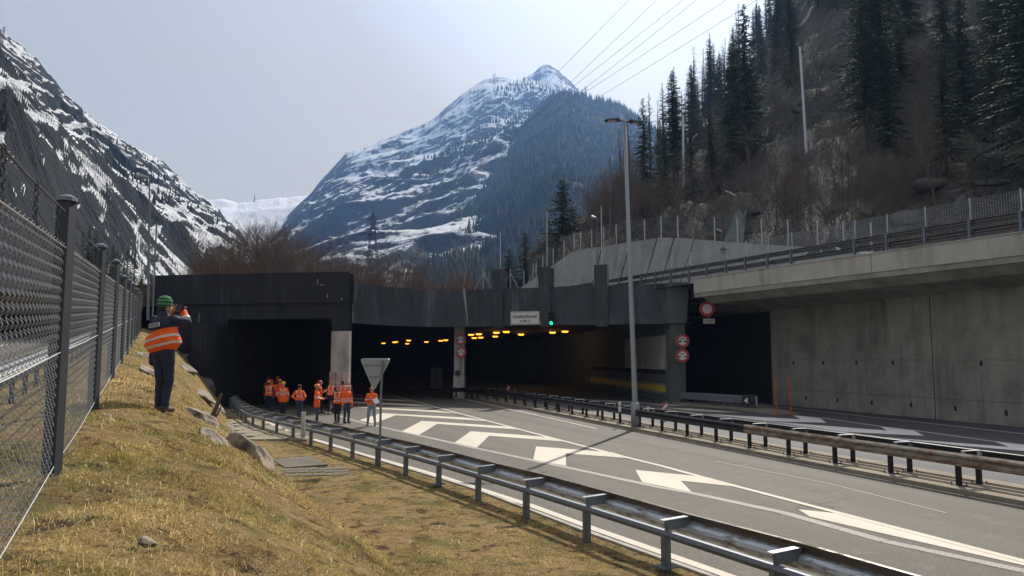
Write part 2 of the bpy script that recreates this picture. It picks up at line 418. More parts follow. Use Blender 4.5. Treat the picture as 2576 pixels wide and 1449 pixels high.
# ------------------------------------------------------------------ painted markings (on the flat road, at their measured places)
def z6(x, y): return ((1400 + x / 1.84) / 1.5652, (1600 + y / 1.84) / 1.5652)
def z7(x, y): return ((2600 + x / 1.799) / 1.5652, (1500 + y / 1.799) / 1.5652)
def z3(x, y): return ((1344 + x / 1.9167) / 1.5652, (1000 + y / 1.9167) / 1.5652)
def z2(x, y): return ((900 + x / 3.22) / 1.5652, (1400 + y / 3.22) / 1.5652)
def z4(x, y): return ((2400 + x / 1.5784) / 1.5652, (1000 + y / 1.5784) / 1.5652)
def z5(x, y): return ((2550 + x / 2.898) / 1.5652, (1150 + y / 2.898) / 1.5652)
def zb(x, y): return ((1900 + x / 3.22) / 1.5652, (750 + y / 3.22) / 1.5652)
def poly(mb, pts, z=.007): mb.add([G(p[0], p[1], z) for p in pts], [tuple(range(len(pts)))])
def strip(mb, pts, w, z=.011):
    P = [G(p[0], p[1], z) for p in pts]; Q = []
    for i in range(len(P) - 1):
        n = max(1, int((P[i + 1] - P[i]).length / 1.5))
        for k in range(n): Q.append(P[i].lerp(P[i + 1], k / n))
    Q.append(P[-1])
    for i in range(len(Q) - 1):
        d = (Q[i + 1] - Q[i]).normalized(); u = Vector((d.y, -d.x, 0)) * w / 2
        mb.add([Q[i] - u, Q[i] + u, Q[i + 1] + u, Q[i + 1] - u], [(0, 1, 2, 3)])
mk = MB()
poly(mk, [z6(335, 180), z6(480, 105), z6(1090, 145), z6(1215, 170), z6(590, 127), z6(460, 207)])
poly(mk, [z6(718, 262), z6(835, 180), z6(1400, 222), z6(1545, 257), z6(968, 213), z6(880, 298)])
poly(mk, [z6(1287, 385), z6(1308, 290), z6(1860, 333), z6(2005, 377), z6(1522, 340), z6(1526, 431)])
poly(mk, [z6(2028, 460), z7(290, 677), z7(558, 750), z7(145, 706), z7(222, 787), z6(2077, 549)])
poly(mk, [z7(975, 908), z7(1300, 943), z7(2620, 1300), z7(2750, 1345), z7(1500, 1062), z7(1058, 960)])
poly(mk, [z3(135, 1255), z3(300, 1200), z3(960, 1236), z3(1115, 1262), z3(410, 1217), z3(245, 1280)])
poly(mk, [z3(95, 1152), z3(600, 1176), z3(720, 1182), z3(890, 1203), z3(260, 1168)])
poly(mk, [z3(80, 1112), z3(560, 1133), z3(690, 1154), z3(100, 1126)])
poly(mk, [z3(80, 1084), z3(430, 1097), z3(545, 1113), z3(90, 1097)])
poly(mk, [z3(90, 1060), z3(340, 1070), z3(410, 1080), z3(90, 1068)])
tag(mk.build('road_marking', m_paint), kind='structure')
m_paint2 = paint('brightened_road_paint', (.84, .83, .80), (.4, .4, .4), (.68, .76))  # paler paint for the markings in shade, brightness put into the colour
mk = MB()
strip(mk, [(968, 989), (1152, 1039), (1224, 1058), (1429, 1112), (1589, 1153.5), (1661, 1171), (1856, 1224), (2141, 1298), (2576, 1411), (2800, 1470)], .17)
strip(mk, [(654, 1053), (678, 1064), (743, 1092), (841, 1120), (894, 1137), (1103, 1196), (1338, 1272), (1498, 1331), (1809, 1440), (2100, 1545)], .20)
strip(mk, [(1030, 975), (1100, 990), (1165, 1003), (1330, 1040), (1500, 1078)], .13)
tag(mk.build('road_edge_line', m_paint), kind='structure'); mk = MB()
strip(mk, [z7(0, 197), z7(700, 285), z7(1550, 395), z7(2576, 535), z7(3000, 595)], .15, .012)
strip(mk, [z7(935, 242), z7(1180, 266), z7(1555, 321), z7(1790, 349), z7(2365, 428), z7(2576, 450), z7(2900, 492)], .13, .012)
strip(mk, [z7(620, 157), z7(1300, 235), z7(2000, 310), z7(2576, 375), z7(3000, 422)], .14, .012)
poly(mk, [z7(320, 232), z7(995, 272), z7(940, 243), z7(1130, 264), z7(1178, 296), z7(750, 284)], .012)
poly(mk, [z7(750, 285), z7(1605, 351), z7(1555, 321), z7(1790, 349), z7(1868, 388), z7(1300, 360)], .012)
poly(mk, [z7(1550, 395), z7(2470, 467), z7(2365, 429), z7(2576, 449), z7(2700, 505), z7(2576, 496), z7(2100, 455)], .012); tag(mk.build('road_edge_line', m_paint2), kind='structure'); mk = MB()
poly(mk, [z7(30, 188), z7(200, 194), z7(590, 223), z7(430, 222), z7(180, 208)], .012)
poly(mk, [z7(-120, 160), z7(60, 165), z7(205, 177), z7(60, 176)], .012)
poly(mk, [z7(-500, 130), z7(-200, 148), z7(-60, 160), z7(-320, 150)], .012)
o = mk.build('road_edge_line', m_paint); tag(o, kind='structure')
mk = MB()
strip(mk, [(803, 1031), (912, 1064), (946, 1071), (1200, 1128), (1422, 1175), (1661, 1226), (1738, 1239.5), (1970, 1289), (2226, 1361), (2576, 1436), (2800, 1490)], .24, .006)
strip(mk, [(700, 1003), (803, 1031)], .13, .006)
strip(mk, [(1800, 1160), (2080, 1215), (2380, 1290)], .06, .006)
tag(mk.build('worn_road_line', m_paint_worn), kind='structure')
# raised nose of the island beside the portal pillar
mb = MB(); P = [G(*z3(-35, 1100)), G(*z3(60, 1150)), G(*z3(85, 1166)), G(*z3(20, 1150)), G(*z3(-60, 1118))]
mb.prism([(p.x, p.y) for p in P], 0, .10); tag(mb.build('traffic_island', m_conc_floor), kind='structure')
# hatched island with the crash barrier
mb = MB(); P = [G(*z4(330, 925)), G(*z4(860, 928)), G(*z4(960, 950)), G(*z4(1180, 1000)), G(*z4(1040, 1003)), G(*z4(760, 965)), G(*z4(500, 945))]
mb.prism([(p.x, p.y) for p in P], 0, .09); tag(mb.build('barrier_island', m_conc_floor), kind='structure')
# manhole lid in the road
c = G(*z6(1252, 468)); mb = MB(); mb.disc((c.x, c.y, .007), (0, 0, 1), .36, .003, 30); mb.disc((c.x, c.y, .0065), (0, 0, 1), .50, .004, 30, .38)
tag(mb.build('manhole_cover', plain('manhole_iron', (.12, .105, .09), .8, .1, var=.3, vscale=30)), 'round iron manhole cover sunk in the asphalt beside the left guardrail', 'manhole cover')
# ------------------------------------------------------------------ embankment
gmat, nt_, b_, o_ = newmat('dry_grass_ground')
n1 = noise(nt_, 1.1, 6, .65); n2 = noise(nt_, 7, 5, .7); n3 = noise(nt_, 45, 4, .75); n4 = noise(nt_, .5, 4)
col = mixc(nt_, ramp(nt_, n2, .35, .65), (.29, .20, .085), (.52, .37, .17))
col = mixc(nt_, ramp(nt_, n1, .50, .62, 0, .75), col, (.13, .14, .045))
col = mixc(nt_, ramp(nt_, noise(nt_, 3.1, 6, .7), .53, .62, 0, .9), col, (.045, .030, .018))
col = mixc(nt_, ramp(nt_, n3, .3, .6, .55, 0), col, (.06, .045, .02))
nt_.links.new(col, b_.inputs['Base Color']); b_.inputs['Roughness'].default_value = .95
bump(nt_, b_, mth(nt_, 'ADD', n3, n2), .05, 1)
ya = np.concatenate([np.arange(-4, 14, .11), np.arange(14, 26, .22), np.arange(26, 62, .5)])
ta = np.concatenate([np.linspace(0, 1, 40), 1 + np.linspace(0.02, 1, 60), 2 + np.linspace(.05, 1, 14), 3 + np.linspace(.2, 1, 6)])
V = np.zeros((len(ya), len(ta), 3))
for i, y in enumerate(ya):
    a, b, c = float(xd(y)), float(xt(y)), float(xf(y))
    V[i, :, 0] = np.interp(ta, [0, 1, 2, 3, 4], [a - .05, b, c, c - 2.2, c - 15]); V[i, :, 1] = y
V[:, :, 2] = gzn(V[:, :, 0].ravel(), V[:, :, 1].ravel()).reshape(len(ya), len(ta))
o = npmesh('embankment', V.reshape(-1, 3), grid_faces(len(ya), len(ta)), gmat, smooth=True); tag(o, kind='structure')
for p in [o.data.polygons]: pass
# paved tiles between the toe and the rail near the portal
mb = MB()
for j in range(16):
    y = 27.5 + j * 1.15
    for i in range(3):
        x0 = float(xd(y)) - .45 - i * .75
        if x0 - .7 < float(xt(y)) - .4: continue
        mb.box(x0 - .70, y, .0, x0, y + 1.08, .16 + .012 * ((i + j) % 2))
tag(mb.build('pavement', m_conc_floor), kind='structure')
# grass blades: one mass, thicker towards the viewer where single blades can be seen
rng = np.random.default_rng(3)
def grass(name, n, y0, y1, hmin, hmax, wd, seed):
    rng = np.random.default_rng(seed)
    y = y0 * (y1 / y0) ** rng.random(n); u = rng.random(n)
    a, c = xd(y) - .06, xf(y) - .5
    x = c + (a - c) * u
    P = np.stack([x, y, 0 * x], 1)
    dens = fbm(P * 1.6 + 5, 4); keep = dens > rng.uniform(-.45, .33, n)
    keep &= (np.abs(x) < y * .72 + .5)
    rocky = (y > 11) & (x < xt(y) + .1) & (x > xf(y) * .35 + xt(y) * .65 - .3) & (rng.random(n) < .65)
    keep &= ~rocky
    x, y, P = x[keep], y[keep], P[keep]; n = len(x)
    z = gzn(x, y) - .004
    ang = rng.random(n) * 2 * np.pi
    down = np.stack([np.ones(n) * .85, np.ones(n) * .25], 1)
    lean = rng.uniform(.35, 2.2, n)
    dx = np.cos(ang) + down[:, 0] * .7; dy = np.sin(ang) + down[:, 1] * .7; l = np.hypot(dx, dy) + 1e-6; dx /= l; dy /= l
    vert = (xt(y) < x)
    lean = lean * rng.uniform(1, 1.8, n); h = rng.uniform(hmin, hmax, n) * (1 + .5 * fbm(P * 2.3, 2)) * np.where(vert, .55, 1)
    w = wd * rng.uniform(.6, 1.4, n) * np.clip(y / 4, .8, 3.2)
    sx, sy = -dy * w, dx * w
    k1, k2 = .5, 1.0
    B = np.stack([x, y, z], 1); S = np.stack([sx, sy, 0 * sx], 1)
    hor = h * lean / np.sqrt(1 + lean ** 2); ver = h / np.sqrt(1 + lean ** 2)
    M1 = B + np.stack([dx * hor * .4, dy * hor * .4, ver * .75], 1)
    T = B + np.stack([dx * hor, dy * hor, ver * .8], 1)
    V = np.stack([B - S, B + S, M1 + S * .75, M1 - S * .75, T], 1).reshape(-1, 3)
    i = np.arange(n) * 5
    Ft = np.concatenate([np.stack([i, i + 1, i + 2], 1), np.stack([i, i + 2, i + 3], 1), np.stack([i + 3, i + 2, i + 4], 1)])
    o = npmesh(name, V, Ft, MATS['grass_blades'])
    g = np.clip(.5 + 1.3 * fbm(P * .9 + 40, 3) - .2 + rng.normal(0, .16, n), 0, 1); r_ = rng.random(n)
    straw = np.array([.62, .46, .22]); green = np.array([.24, .25, .055]); brown = np.array([.30, .18, .07]); pale = np.array([.82, .68, .36])
    C = straw[None] * (1 - g[:, None]) + green[None] * g[:, None]
    C = np.where((r_ < .2)[:, None], brown[None], C); C = np.where((r_ > .86)[:, None], pale[None], C); C *= rng.uniform(.75, 1.35, n)[:, None] * (1 + .85 * fbm(P * 1.7 + 80, 4))[:, None]; C = np.clip(C, 0, .92)
    ca = o.data.color_attributes.new('tint', 'FLOAT_COLOR', 'POINT')
    CC = np.concatenate([np.repeat(C, 5, 0), np.ones((n * 5, 1))], 1).astype(np.float32); ca.data.foreach_set('color', CC.ravel())
    return o
m, nt_, b_, o_ = newmat('grass_blades')
at = N(nt_, 'ShaderNodeAttribute', attribute_name='tint')
df = N(nt_, 'ShaderNodeBsdfDiffuse'); tr = N(nt_, 'ShaderNodeBsdfTranslucent'); ms = N(nt_, 'ShaderNodeMixShader', i_0=.35)
nt_.links.new(at.outputs['Color'], df.inputs[0]); nt_.links.new(at.outputs['Color'], tr.inputs[0])
nt_.links.new(df.outputs[0], ms.inputs[1]); nt_.links.new(tr.outputs[0], ms.inputs[2]); nt_.links.new(ms.outputs[0], o_.inputs[0])
g = grass('grass', 340000, 1.6, 30, .022, .065, .0018, 5); tag(g, kind='stuff')
g = grass('long_dry_grass', 26000, 1.8, 18, .07, .15, .0019, 9); tag(g, kind='stuff')
# ------------------------------------------------------------------ rocks
m_rock = plain('bank_rock', (.30, .26, .21), .9, var=.35, vscale=3, bmp=.03, bscale=9, dirt=(.09, .075, .06), dthr=(.5, .62))
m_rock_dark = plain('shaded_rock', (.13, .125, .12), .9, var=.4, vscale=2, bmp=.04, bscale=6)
def rock_mesh(name, seed, sx, sy, sz, n=22):
    th, ph = np.meshgrid(np.linspace(0, np.pi, n), np.linspace(0, 2 * np.pi, 2 * n, endpoint=False), indexing='ij')
    P = np.stack([np.sin(th) * np.cos(ph), np.sin(th) * np.sin(ph), np.cos(th)], -1).reshape(-1, 3)
    rng = np.random.default_rng(seed)
    for k in range(14):     # cut planes give broken faces
        nrm = rng.normal(size=3); nrm /= np.linalg.norm(nrm); dcut = rng.uniform(.42, .8)
        d = P @ nrm - dcut; P = P - np.clip(d, 0, None)[:, None] * nrm
    P *= (1 + .13 * fbm(P * np.array([1.5, 1.5, 5.0]) + seed, 5, True))[:, None]
    P = P * np.array([sx, sy, sz])
    nr, nc = n, 2 * n; i, j = np.meshgrid(np.arange(nr - 1), np.arange(nc), indexing='ij'); a = (i * nc + j).ravel(); b = (i * nc + (j + 1) % nc).ravel()
    return P, np.stack([a, a + nc, b + nc, b], 1)
def rock(px, py, s, seed, label, mat=None, rz=0.0, tilt=.5, group=None, sink=.30, name='rock'):
    c = GE(px, py); P, Fq = rock_mesh('r', seed, *s)
    M = Matrix.Rotation(rz, 3, 'Z') @ Matrix.Rotation(tilt, 3, 'Y')
    P = P @ np.array(M).T
    o = npmesh(name, P, Fq, mat or m_rock); o.location = (c.x, c.y, c.z - s[2] * sink)
    tag(o, label, 'rock', group); return o
rocks = [
    (610, 1128, (.42, .75, .38), 1, 'rounded pale boulder ending the rock face at the foot of the bank'),
    (572, 1075, (.30, 1.5, .30), 2, 'long slanting rock slab low on the bank above the paving'),
    (545, 1020, (.40, 1.5, .22), 3, 'tan rock slab sloping down beside the dead stump'),
    (500, 985, (.55, 1.9, .25), 4, 'broad bedded rock slab right of the photographer’s boots'),
    (585, 1040, (.28, .8, .3), 5, 'small pale rock on the outer edge of the bank above the kerb paving'),
    (470, 925, (.50, 2.6, .30), 6, 'layered tan rock ledge right of the photographer’s knees'),
    (375, 898, (.55, 1.0, .22), 7, 'whitish rock lying in the grass left of the photographer’s thigh'),
    (392, 945, (.42, .55, .22), 8, 'dark weathered rock in the grass left of the photographer’s knee'),
    (505, 1050, (.25, .9, .18), 10, 'thin rock slab with a dark hollow under it right of the boots'),
    (540, 1100, (.22, 1.1, .16), 12, 'narrow rock ridge half buried in grass in the middle of the bank'),
]
for px, py, s, sd, lb in rocks: rock(px, py, (s[0] * 1.35, s[1] * 1.25, s[2] * 1.0), sd, lb, rz=.38, tilt=.55)
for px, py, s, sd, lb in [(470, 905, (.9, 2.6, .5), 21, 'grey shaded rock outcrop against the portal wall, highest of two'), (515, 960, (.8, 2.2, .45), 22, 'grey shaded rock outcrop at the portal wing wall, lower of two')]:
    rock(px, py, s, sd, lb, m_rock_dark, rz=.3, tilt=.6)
rock(363 / 1.0, 1362, (.10, .14, .05), 31, 'small pale stone lying in the dry grass in the foreground', rz=.4, tilt=.1)
# loose stones low on the bank: nobody could count them
mb = MB(); rg = random.Random(4)
for i in range(420):
    y = rg.uniform(6.5, 21); x = float(xt(y)) + rg.gauss(-.25, .28); r = rg.uniform(.008, .03)
    z = float(gz(x, y)) + .02; v = [Vector((rg.uniform(.6, 1.2) * sx, rg.uniform(.6, 1.2) * sy, rg.uniform(.4, .9) * sz)) * r + Vector((x, y, z)) for sx, sy, sz in ((1, 0, 0), (-1, 0, 0), (0, 1, 0), (0, -1, 0), (0, 0, 1), (0, 0, -1))]
    mb.add(v, [(0, 2, 4), (2, 1, 4), (1, 3, 4), (3, 0, 4), (2, 0, 5), (1, 2, 5), (3, 1, 5), (0, 3, 5)])
tag(mb.build('gravel', m_rock), kind='stuff')
# dead stump
m_bark = plain('dead_wood', (.12, .085, .06), .9, var=.35, vscale=20, bmp=.01)
c = GE(528, 1062); t = thing('dead_stump', 'forked dead root sticking up from the rocks on the bank', 'stump', c)
mb = MB(); mb.tube([(0, 0, -.1), (.03, 0, .12), (.10, .02, .30), (.15, .02, .46), (.17, .05, .52)], [.05, .045, .035, .03, .02], 7); mb.build('trunk', m_bark, t)
mb = MB(); mb.tube([(.05, 0, .08), (.13, -.02, .16), (.19, -.02, .30)], [.025, .018, .01], 6); mb.build('branch', m_bark, t)
# concrete slab and stepping kerbs in the verge
def slab(pts, h, name, label, mat):
    P = [GE(*p) for p in pts]; z = max(p.z for p in P); mb = MB(); mb.prism([(p.x, p.y) for p in P], z - .15, z + h)
    return tag(mb.build(name, mat), label, 'slab')
def z8(x, y): return (x / 1.515 / 1.5652, (1512 + y / 1.515) / 1.5652)
m_conc_slab = concrete('old_slab_concrete', (.20, .18, .15), (.08, .07, .05), .6, boards=False, seed=31)
slab([z8(1625, 455), z8(1850, 440), z8(1955, 490), z8(1700, 502)], .015, 'shaft_cover', 'square grey concrete shaft cover lying in the grass verge', m_conc_slab)
for k, (x0, y0, x1) in enumerate([(1665, 512, 2060), (1690, 527, 2080), (1700, 545, 2110)]):
    n = 5
    for i in range(n):
        a = x0 + (x1 - x0) * i / n; b = x0 + (x1 - x0) * (i + .92) / n
        yy0 = y0 - 8 * i / n
        P = [GE(*z8(a, yy0 - 6)), GE(*z8(b, yy0 - 7)), GE(*z8(b + 6, yy0 + 4)), GE(*z8(a + 6, yy0 + 5))]; z = max(p.z for p in P)
        mb = MB(); mb.prism([(p.x, p.y) for p in P], z - .1, z + .008)
        tag(mb.build('kerb_stone', m_conc_slab), ['kerb stone in the row nearest the concrete shaft cover', 'kerb stone in the middle row below the shaft cover', 'kerb stone in the lowest row below the shaft cover'][k], 'kerb stone', ['first row of kerb stones in the grass', 'second row of kerb stones in the grass', 'third row of kerb stones in the grass'][k])
# ================================================================== LEFT UPPER ROAD (seen through the mesh)
mb = MB(); ys = np.arange(0, 130, 3.0)
for i in range(len(ys) - 1):
    y0, y1 = ys[i], ys[i + 1]; P = []
    for y, o_ in ((y0, -3.2), (y0, -13), (y1, -13), (y1, -3.2)): P.append((float(xf(y)) + o_, y, float(ZR(y)) + .02))
    mb.add(P[::-1], [(0, 1, 2, 3)])
tag(mb.build('upper_road', m_asph), kind='structure')
mb = MB()
for off in (-3.8, -8.0, -12.4):
    for i in range(len(ys) - 1):
        if off == -8.0 and i % 2: continue
        y0, y1 = ys[i], ys[i + 1]; P = [(float(xf(y)) + off + q, y, float(ZR(y)) + .026) for y, q in ((y0, 0), (y1, 0), (y1, .18), (y0, .18))]
        mb.add(P[::-1], [(0, 1, 2, 3)])
tag(mb.build('upper_road_line', m_paint), kind='structure')
m_beam_top = m_beam.copy(); m_beam_top.name = 'silver_beam_brown_top'; nt_ = m_beam_top.node_tree; b_ = [n for n in nt_.nodes if n.type == 'BSDF_PRINCIPLED'][0]
old = b_.inputs['Base Color'].links[0].from_socket; tcn = N(nt_, 'ShaderNodeTexCoord'); spx = N(nt_, 'ShaderNodeSeparateXYZ'); nt_.links.new(tcn.outputs['Object'], spx.inputs[0])
zz_ = mth(nt_, 'ADD', spx.outputs[2], mth(nt_, 'MULTIPLY', noise(nt_, 5, 4), .05)); nt_.links.new(mixc(nt_, ramp(nt_, zz_, .668, .69), old, (.13, .105, .08)), b_.inputs['Base Color'])
# ------------------------------------------------------------------ guardrails
WP = [(-.02, -.165), (.02, -.155), (.09, -.115), (.11, -.08), (.095, -.04), (.02, -.012), (.02, .012), (.095, .04), (.11, .08), (.09, .115), (.02, .155), (-.0, .165)]
WPROF = WP + [(a - .008, b) for a, b in WP[::-1]]
def resample(path, step):
    path = [Vector(p) for p in path]; L_ = [0]
    for i in range(len(path) - 1): L_.append(L_[-1] + (path[i + 1] - path[i]).length)
    n = int(L_[-1] / step); out_ = []
    for k in range(n + 1):
        s = k * step; i = max(j for j in range(len(L_)) if L_[j] <= s + 1e-9); i = min(i, len(path) - 2)
        f = (s - L_[i]) / (L_[i + 1] - L_[i]); out_.append(path[i].lerp(path[i + 1], f))
    return out_
def lateral(P, i):
    d = P[min(i + 1, len(P) - 1)] - P[max(i - 1, 0)]; d.z = 0; d.normalize(); return Vector((d.y, -d.x, 0)), d
BPROF = [(.02, .17), (-.012, .165), (.03, .10), (.035, .05), (-.02, .035), (-.065, .0), (-.075, -.05), (-.05, -.10), (.0, -.145), (.045, -.155)]; BPROF = BPROF + [(a + .012, b) for a, b in BPROF[::-1]]
def guardrail(name, label, path, side=1, prof=None, post_mat=None, beam_mat=None, off=.41, plates=True, rear=True, group=None, wobble=0.0):
    P = resample(path, 2.0); t = thing(name, label, 'guardrail', P[0], group=group); O = P[0]
    post_mat = post_mat or m_galv_dark; beam_mat = beam_mat or m_beam
    Q = [p - O for p in P]
    bp = []
    for i, q in enumerate(Q):
        u, d = lateral(Q, i); bp.append(q + u * side * off + Vector((0, 0, (.60 if prof else .66) + wobble * math.sin(i * 2.1))))
    fine = []
    for i in range(len(bp) - 1):
        for k in range(4): fine.append(bp[i].lerp(bp[i + 1], k / 4))
    fine.append(bp[-1])
    pr = prof or (WPROF if side > 0 else [(-a, b) for a, b in WPROF])
    mb = MB(); mb.sweep(pr, fine); mb.build('beam', beam_mat, t)
    if rear:
        mb = MB(); mb.sweep([(-.03, .0), (-.05, .05), (-.03, .10), (.03, .10), (.05, .05), (.03, .0)], [q + Vector((0, 0, .47)) for q in Q]); mb.build('rear_rail', post_mat, t)
    for i, q in enumerate(Q):
        u, d = lateral(Q, i); M = Matrix((( u.x, d.x, 0, q.x), (u.y, d.y, 0, q.y), (0, 0, 1, q.z), (0, 0, 0, 1)))
        mb = MB()
        mb.box(-.05, -.055, -.15, .05, -.047, .50, M); mb.box(-.05, -.055, -.15, -.042, .04, .50, M); mb.box(.042, -.055, -.15, .05, .04, .50, M)
        if i in (5, 9) or P[i].y > 27: mb.box(-.14, -.12, .07, .14, .12, .085, M)
        mb.build('post', post_mat, t)
        if plates:
            s = side; x0, x1 = (-.04, off + .03) if s > 0 else (-off - .03, .04)
            mb = MB()
            mb.add([M @ Vector(v) for v in [(s * .02, -.04, .57), (s * off, -.04, .58), (s * off, -.04, .715), (s * .0, -.04, .70), (s * .02, .03, .57), (s * off, .03, .58), (s * off, .03, .715), (s * .0, .03, .70)]],
                   [(0, 1, 2, 3), (7, 6, 5, 4), (0, 4, 5, 1), (1, 5, 6, 2), (2, 6, 7, 3), (3, 7, 4, 0)])
            sp = mb.build('spacer', post_mat, t)
            mb = MB(); mb.add([M @ Vector(v) for v in [(s * -.06, -.05, .703), (s * (off - .0), -.05, .720), (s * (off - .0), .045, .720), (s * -.06, .045, .703), (s * -.06, -.05, .714), (s * (off - .0), -.05, .731), (s * (off - .0), .045, .731), (s * -.06, .045, .714)]],
                              [(0, 3, 2, 1), (4, 5, 6, 7), (0, 1, 5, 4), (1, 2, 6, 5), (2, 3, 7, 6), (3, 0, 4, 7)])
            mb.build('top_plate', m_plate, sp)
    return t
# left rail: feet measured
LP = [(1657, 1440), (1478, 1361), (1337, 1309), (1220, 1263), (1127, 1231), (1040, 1205), (968, 1181), (903, 1158), (843, 1141), (740, 1111), (700, 1098), (670, 1088)]
P = [G(p[0], p[1], .06) for p in LP]
cy = np.array([p.y for p in P]); cx = np.array([p.x for p in P]); c2 = np.polyfit(cy, cx, 2)
pth = [Vector((float(np.polyval(c2, y)), y, .06)) for y in np.arange(2.6, 31, .5)]
e = pth[-1]
for y, x in ((34, -11.75), (38, -13.6), (42, -15.35), (46, -17.0), (52, -19.3)): pth.append(Vector((x, y, .03)))
# shift the start so that a post stands where the photograph has one
tgt = P[1]; bestp, bl = None, 9
for s0 in np.arange(0, 2, .05):
    Q = resample(pth[int(0):], 2.0)
    break
Lc = 0; near = min(range(len(pth)), key=lambda i: (pth[i] - tgt).length)
arc = sum((pth[i + 1] - pth[i]).length for i in range(near)); sh = arc % 2.0
d0 = (pth[0] - pth[1]).normalized(); pth.insert(0, pth[0] + d0 * (2.0 - sh))
guardrail('guardrail', 'dented silver guardrail along the grass verge on the left of the exit lane', pth, 1, prof=BPROF, beam_mat=m_beam_top, wobble=.012)
gp = [Vector((float(xf(y)) - 2.4, y, float(ZR(y)))) for y in np.arange(1, 70, 2.0)]
guardrail('guardrail', 'guardrail on the near side of the upper road, seen through the mesh fence', gp, -1, rear=False, plates=False)
gp = [Vector((float(xf(y)) - 13.6, y, float(ZR(y)))) for y in np.arange(4, 100, 2.0)]
guardrail('guardrail', 'pale guardrail on the far side of the upper road beyond the mesh fence', gp, 1, rear=False, plates=False)
# median barrier: twin beams on twin posts
def median():
    YS = []; y = 5.5
    P = resample([Vector((mx_(y), y, .1)) for y in np.arange(4, 66, .5)], 2.0)
    tg = G(*MPX[3]); k = min(range(len(P)), key=lambda i: (P[i] - tg).length)
    u, d = lateral(P, k); sh = (tg - P[k]).dot(d)
    Q = resample([Vector((mx_(y), y, .1)) for y in np.arange(4, 74, .5)], .5)
    base = resample([Vector((mx_(y), y, .1)) for y in np.arange(4 + (sh % 2.0) * .95, 55, .25)] + [Vector((-2.1, 56.4, .1)), Vector((-3.2, 57.7, .1)), Vector((-4.8, 58.7, .1))], 2.0)
    t = thing('median_barrier', 'double guardrail on twin posts along the concrete median strip', 'guardrail', base[0]); O = base[0]
    B = [q - O for q in base]
    tgr = G(1960, 1140); cut = min(range(len(base)), key=lambda i: (base[i] - tgr).length)
    prof = [(-.0, -.13), (-.05, -.15), (-.10, -.10), (-.11, -.06), (-.07, -.02), (-.07, .02), (-.11, .06), (-.10, .10), (-.05, .15), (.0, .14)]
    for nm, off, sgn, seg, mt in (('beam', -.12, 1, (0, cut + 1), m_beam_rust), ('beam', -.12, 1, (cut, len(B)), m_steel_black), ('beam', .80, -1, (0, len(B)), m_steel_black)):
        path = []
        for i in range(seg[0], seg[1]):
            u, d = lateral(B, i); path.append(B[i] + u * off + Vector((0, 0, .62)))
        pr = [(a * sgn, b) for a, b in prof]; mb = MB(); mb.sweep(pr, path); mb.build(nm, mt, t)
    for i, q in enumerate(B):
        u, d = lateral(B, i); M = Matrix(((u.x, d.x, 0, q.x), (u.y, d.y, 0, q.y), (0, 0, 1, q.z), (0, 0, 0, 1)))
        for x in (0.0, .62):
            mb = MB(); mb.box(x - .045, -.05, -.02, x + .045, .05, .52, M); mb.box(x - .13, -.12, .0, x + .13, .12, .025, M)
            for a, b in ((-.11, -.1), (.11, -.1), (-.11, .1), (.11, .1)): mb.tube([M @ Vector((x + a, b, 0)), M @ Vector((x + a, b, .085))], .012, 5)
            mb.build('post', m_steel_black, t)
        mb = MB(); mb.box(-.08, -.045, .60, .76, .045, .64, M); sp = mb.build('cross_tie', m_steel_black, t)
        mb = MB(); mb.box(.16, -.05, .775, .70, .05, .787, M); mb.box(.66, -.05, .64, .70, .05, .775, M); mb.box(.16, -.05, .64, .20, .05, .775, M); mb.build('top_plate', m_plate if i % 2 else m_galv_dark, sp)
    return t
median()
# ================================================================== TUNNEL PORTALS
def text(s, size, mat, parent, loc, rot=(math.pi / 2, 0, 0), name='lettering', ext=.004, sx=1.0, align='CENTER'):
    cu = bpy.data.curves.new('t', 'FONT'); cu.body = s; cu.size = size; cu.extrude = ext; cu.align_x = align; cu.align_y = 'CENTER'; cu.resolution_u = 3; cu.offset = size * .018
    to = bpy.data.objects.new('t', cu); COL.objects.link(to); dg = bpy.context.evaluated_depsgraph_get(); dg.update()
    me = bpy.data.meshes.new_from_object(to.evaluated_get(dg)); bpy.data.objects.remove(to); bpy.data.curves.remove(cu); me.name = name
    o = link(name, me, mat, parent); o.location = loc; o.rotation_euler = rot; o.scale = (sx, 1, 1); return o
def frame(p, q):
    """matrix with x from p to q (flat), y away from the viewer, z up"""
    u = Vector((q[0] - p[0], q[1] - p[1], 0)); l = u.length; u.normalize(); n = Vector((-u.y, u.x, 0))
    return Matrix(((u.x, n.x, 0, p[0]), (u.y, n.y, 0, p[1]), (0, 0, 1, 0), (0, 0, 0, 1))), l
def sx_on(px, p, q):
    k = (px - 1288) / F / ray(px, 905)[1]
    dx, dy = q[0] - p[0], q[1] - p[1]; l = math.hypot(dx, dy)
    t = (k * p[1] - p[0]) / (dx - k * dy); return t * l
FA, FB = D(388, 905, 47.7), D(877, 905, 45.6)
MF, LF = frame(FA, FB)
s1, s2, s3 = sx_on(569, FA, FB), sx_on(833, FA, FB), LF
t = thing('tunnel_portal', 'sooty flat portal block with the square left tunnel opening', 'tunnel portal')
mb = MB(); mb.box(0, 0, 0, s1, .9, 6.45, MF); mb.box(s1, 0, 5.5, s2, .9, 6.45, MF); 
S2a, S2b = MF @ Vector((s2, 0, 0)), MF @ Vector((s2, .9, 0)); mb.prism([(S2a.x, S2a.y), (FB.x, FB.y), (FB.x - .25, FB.y + .9), (S2b.x, S2b.y)], 0, 6.45)
mb.prism([(FB.x - .9, FB.y + .9), (FB.x - .02, FB.y + .85), (FB.x - 1.4, FB.y + 5.2), (FB.x - 2.3, FB.y + 5.2)], 0, 6.45)
mb.build('wall', m_conc_dark, t)
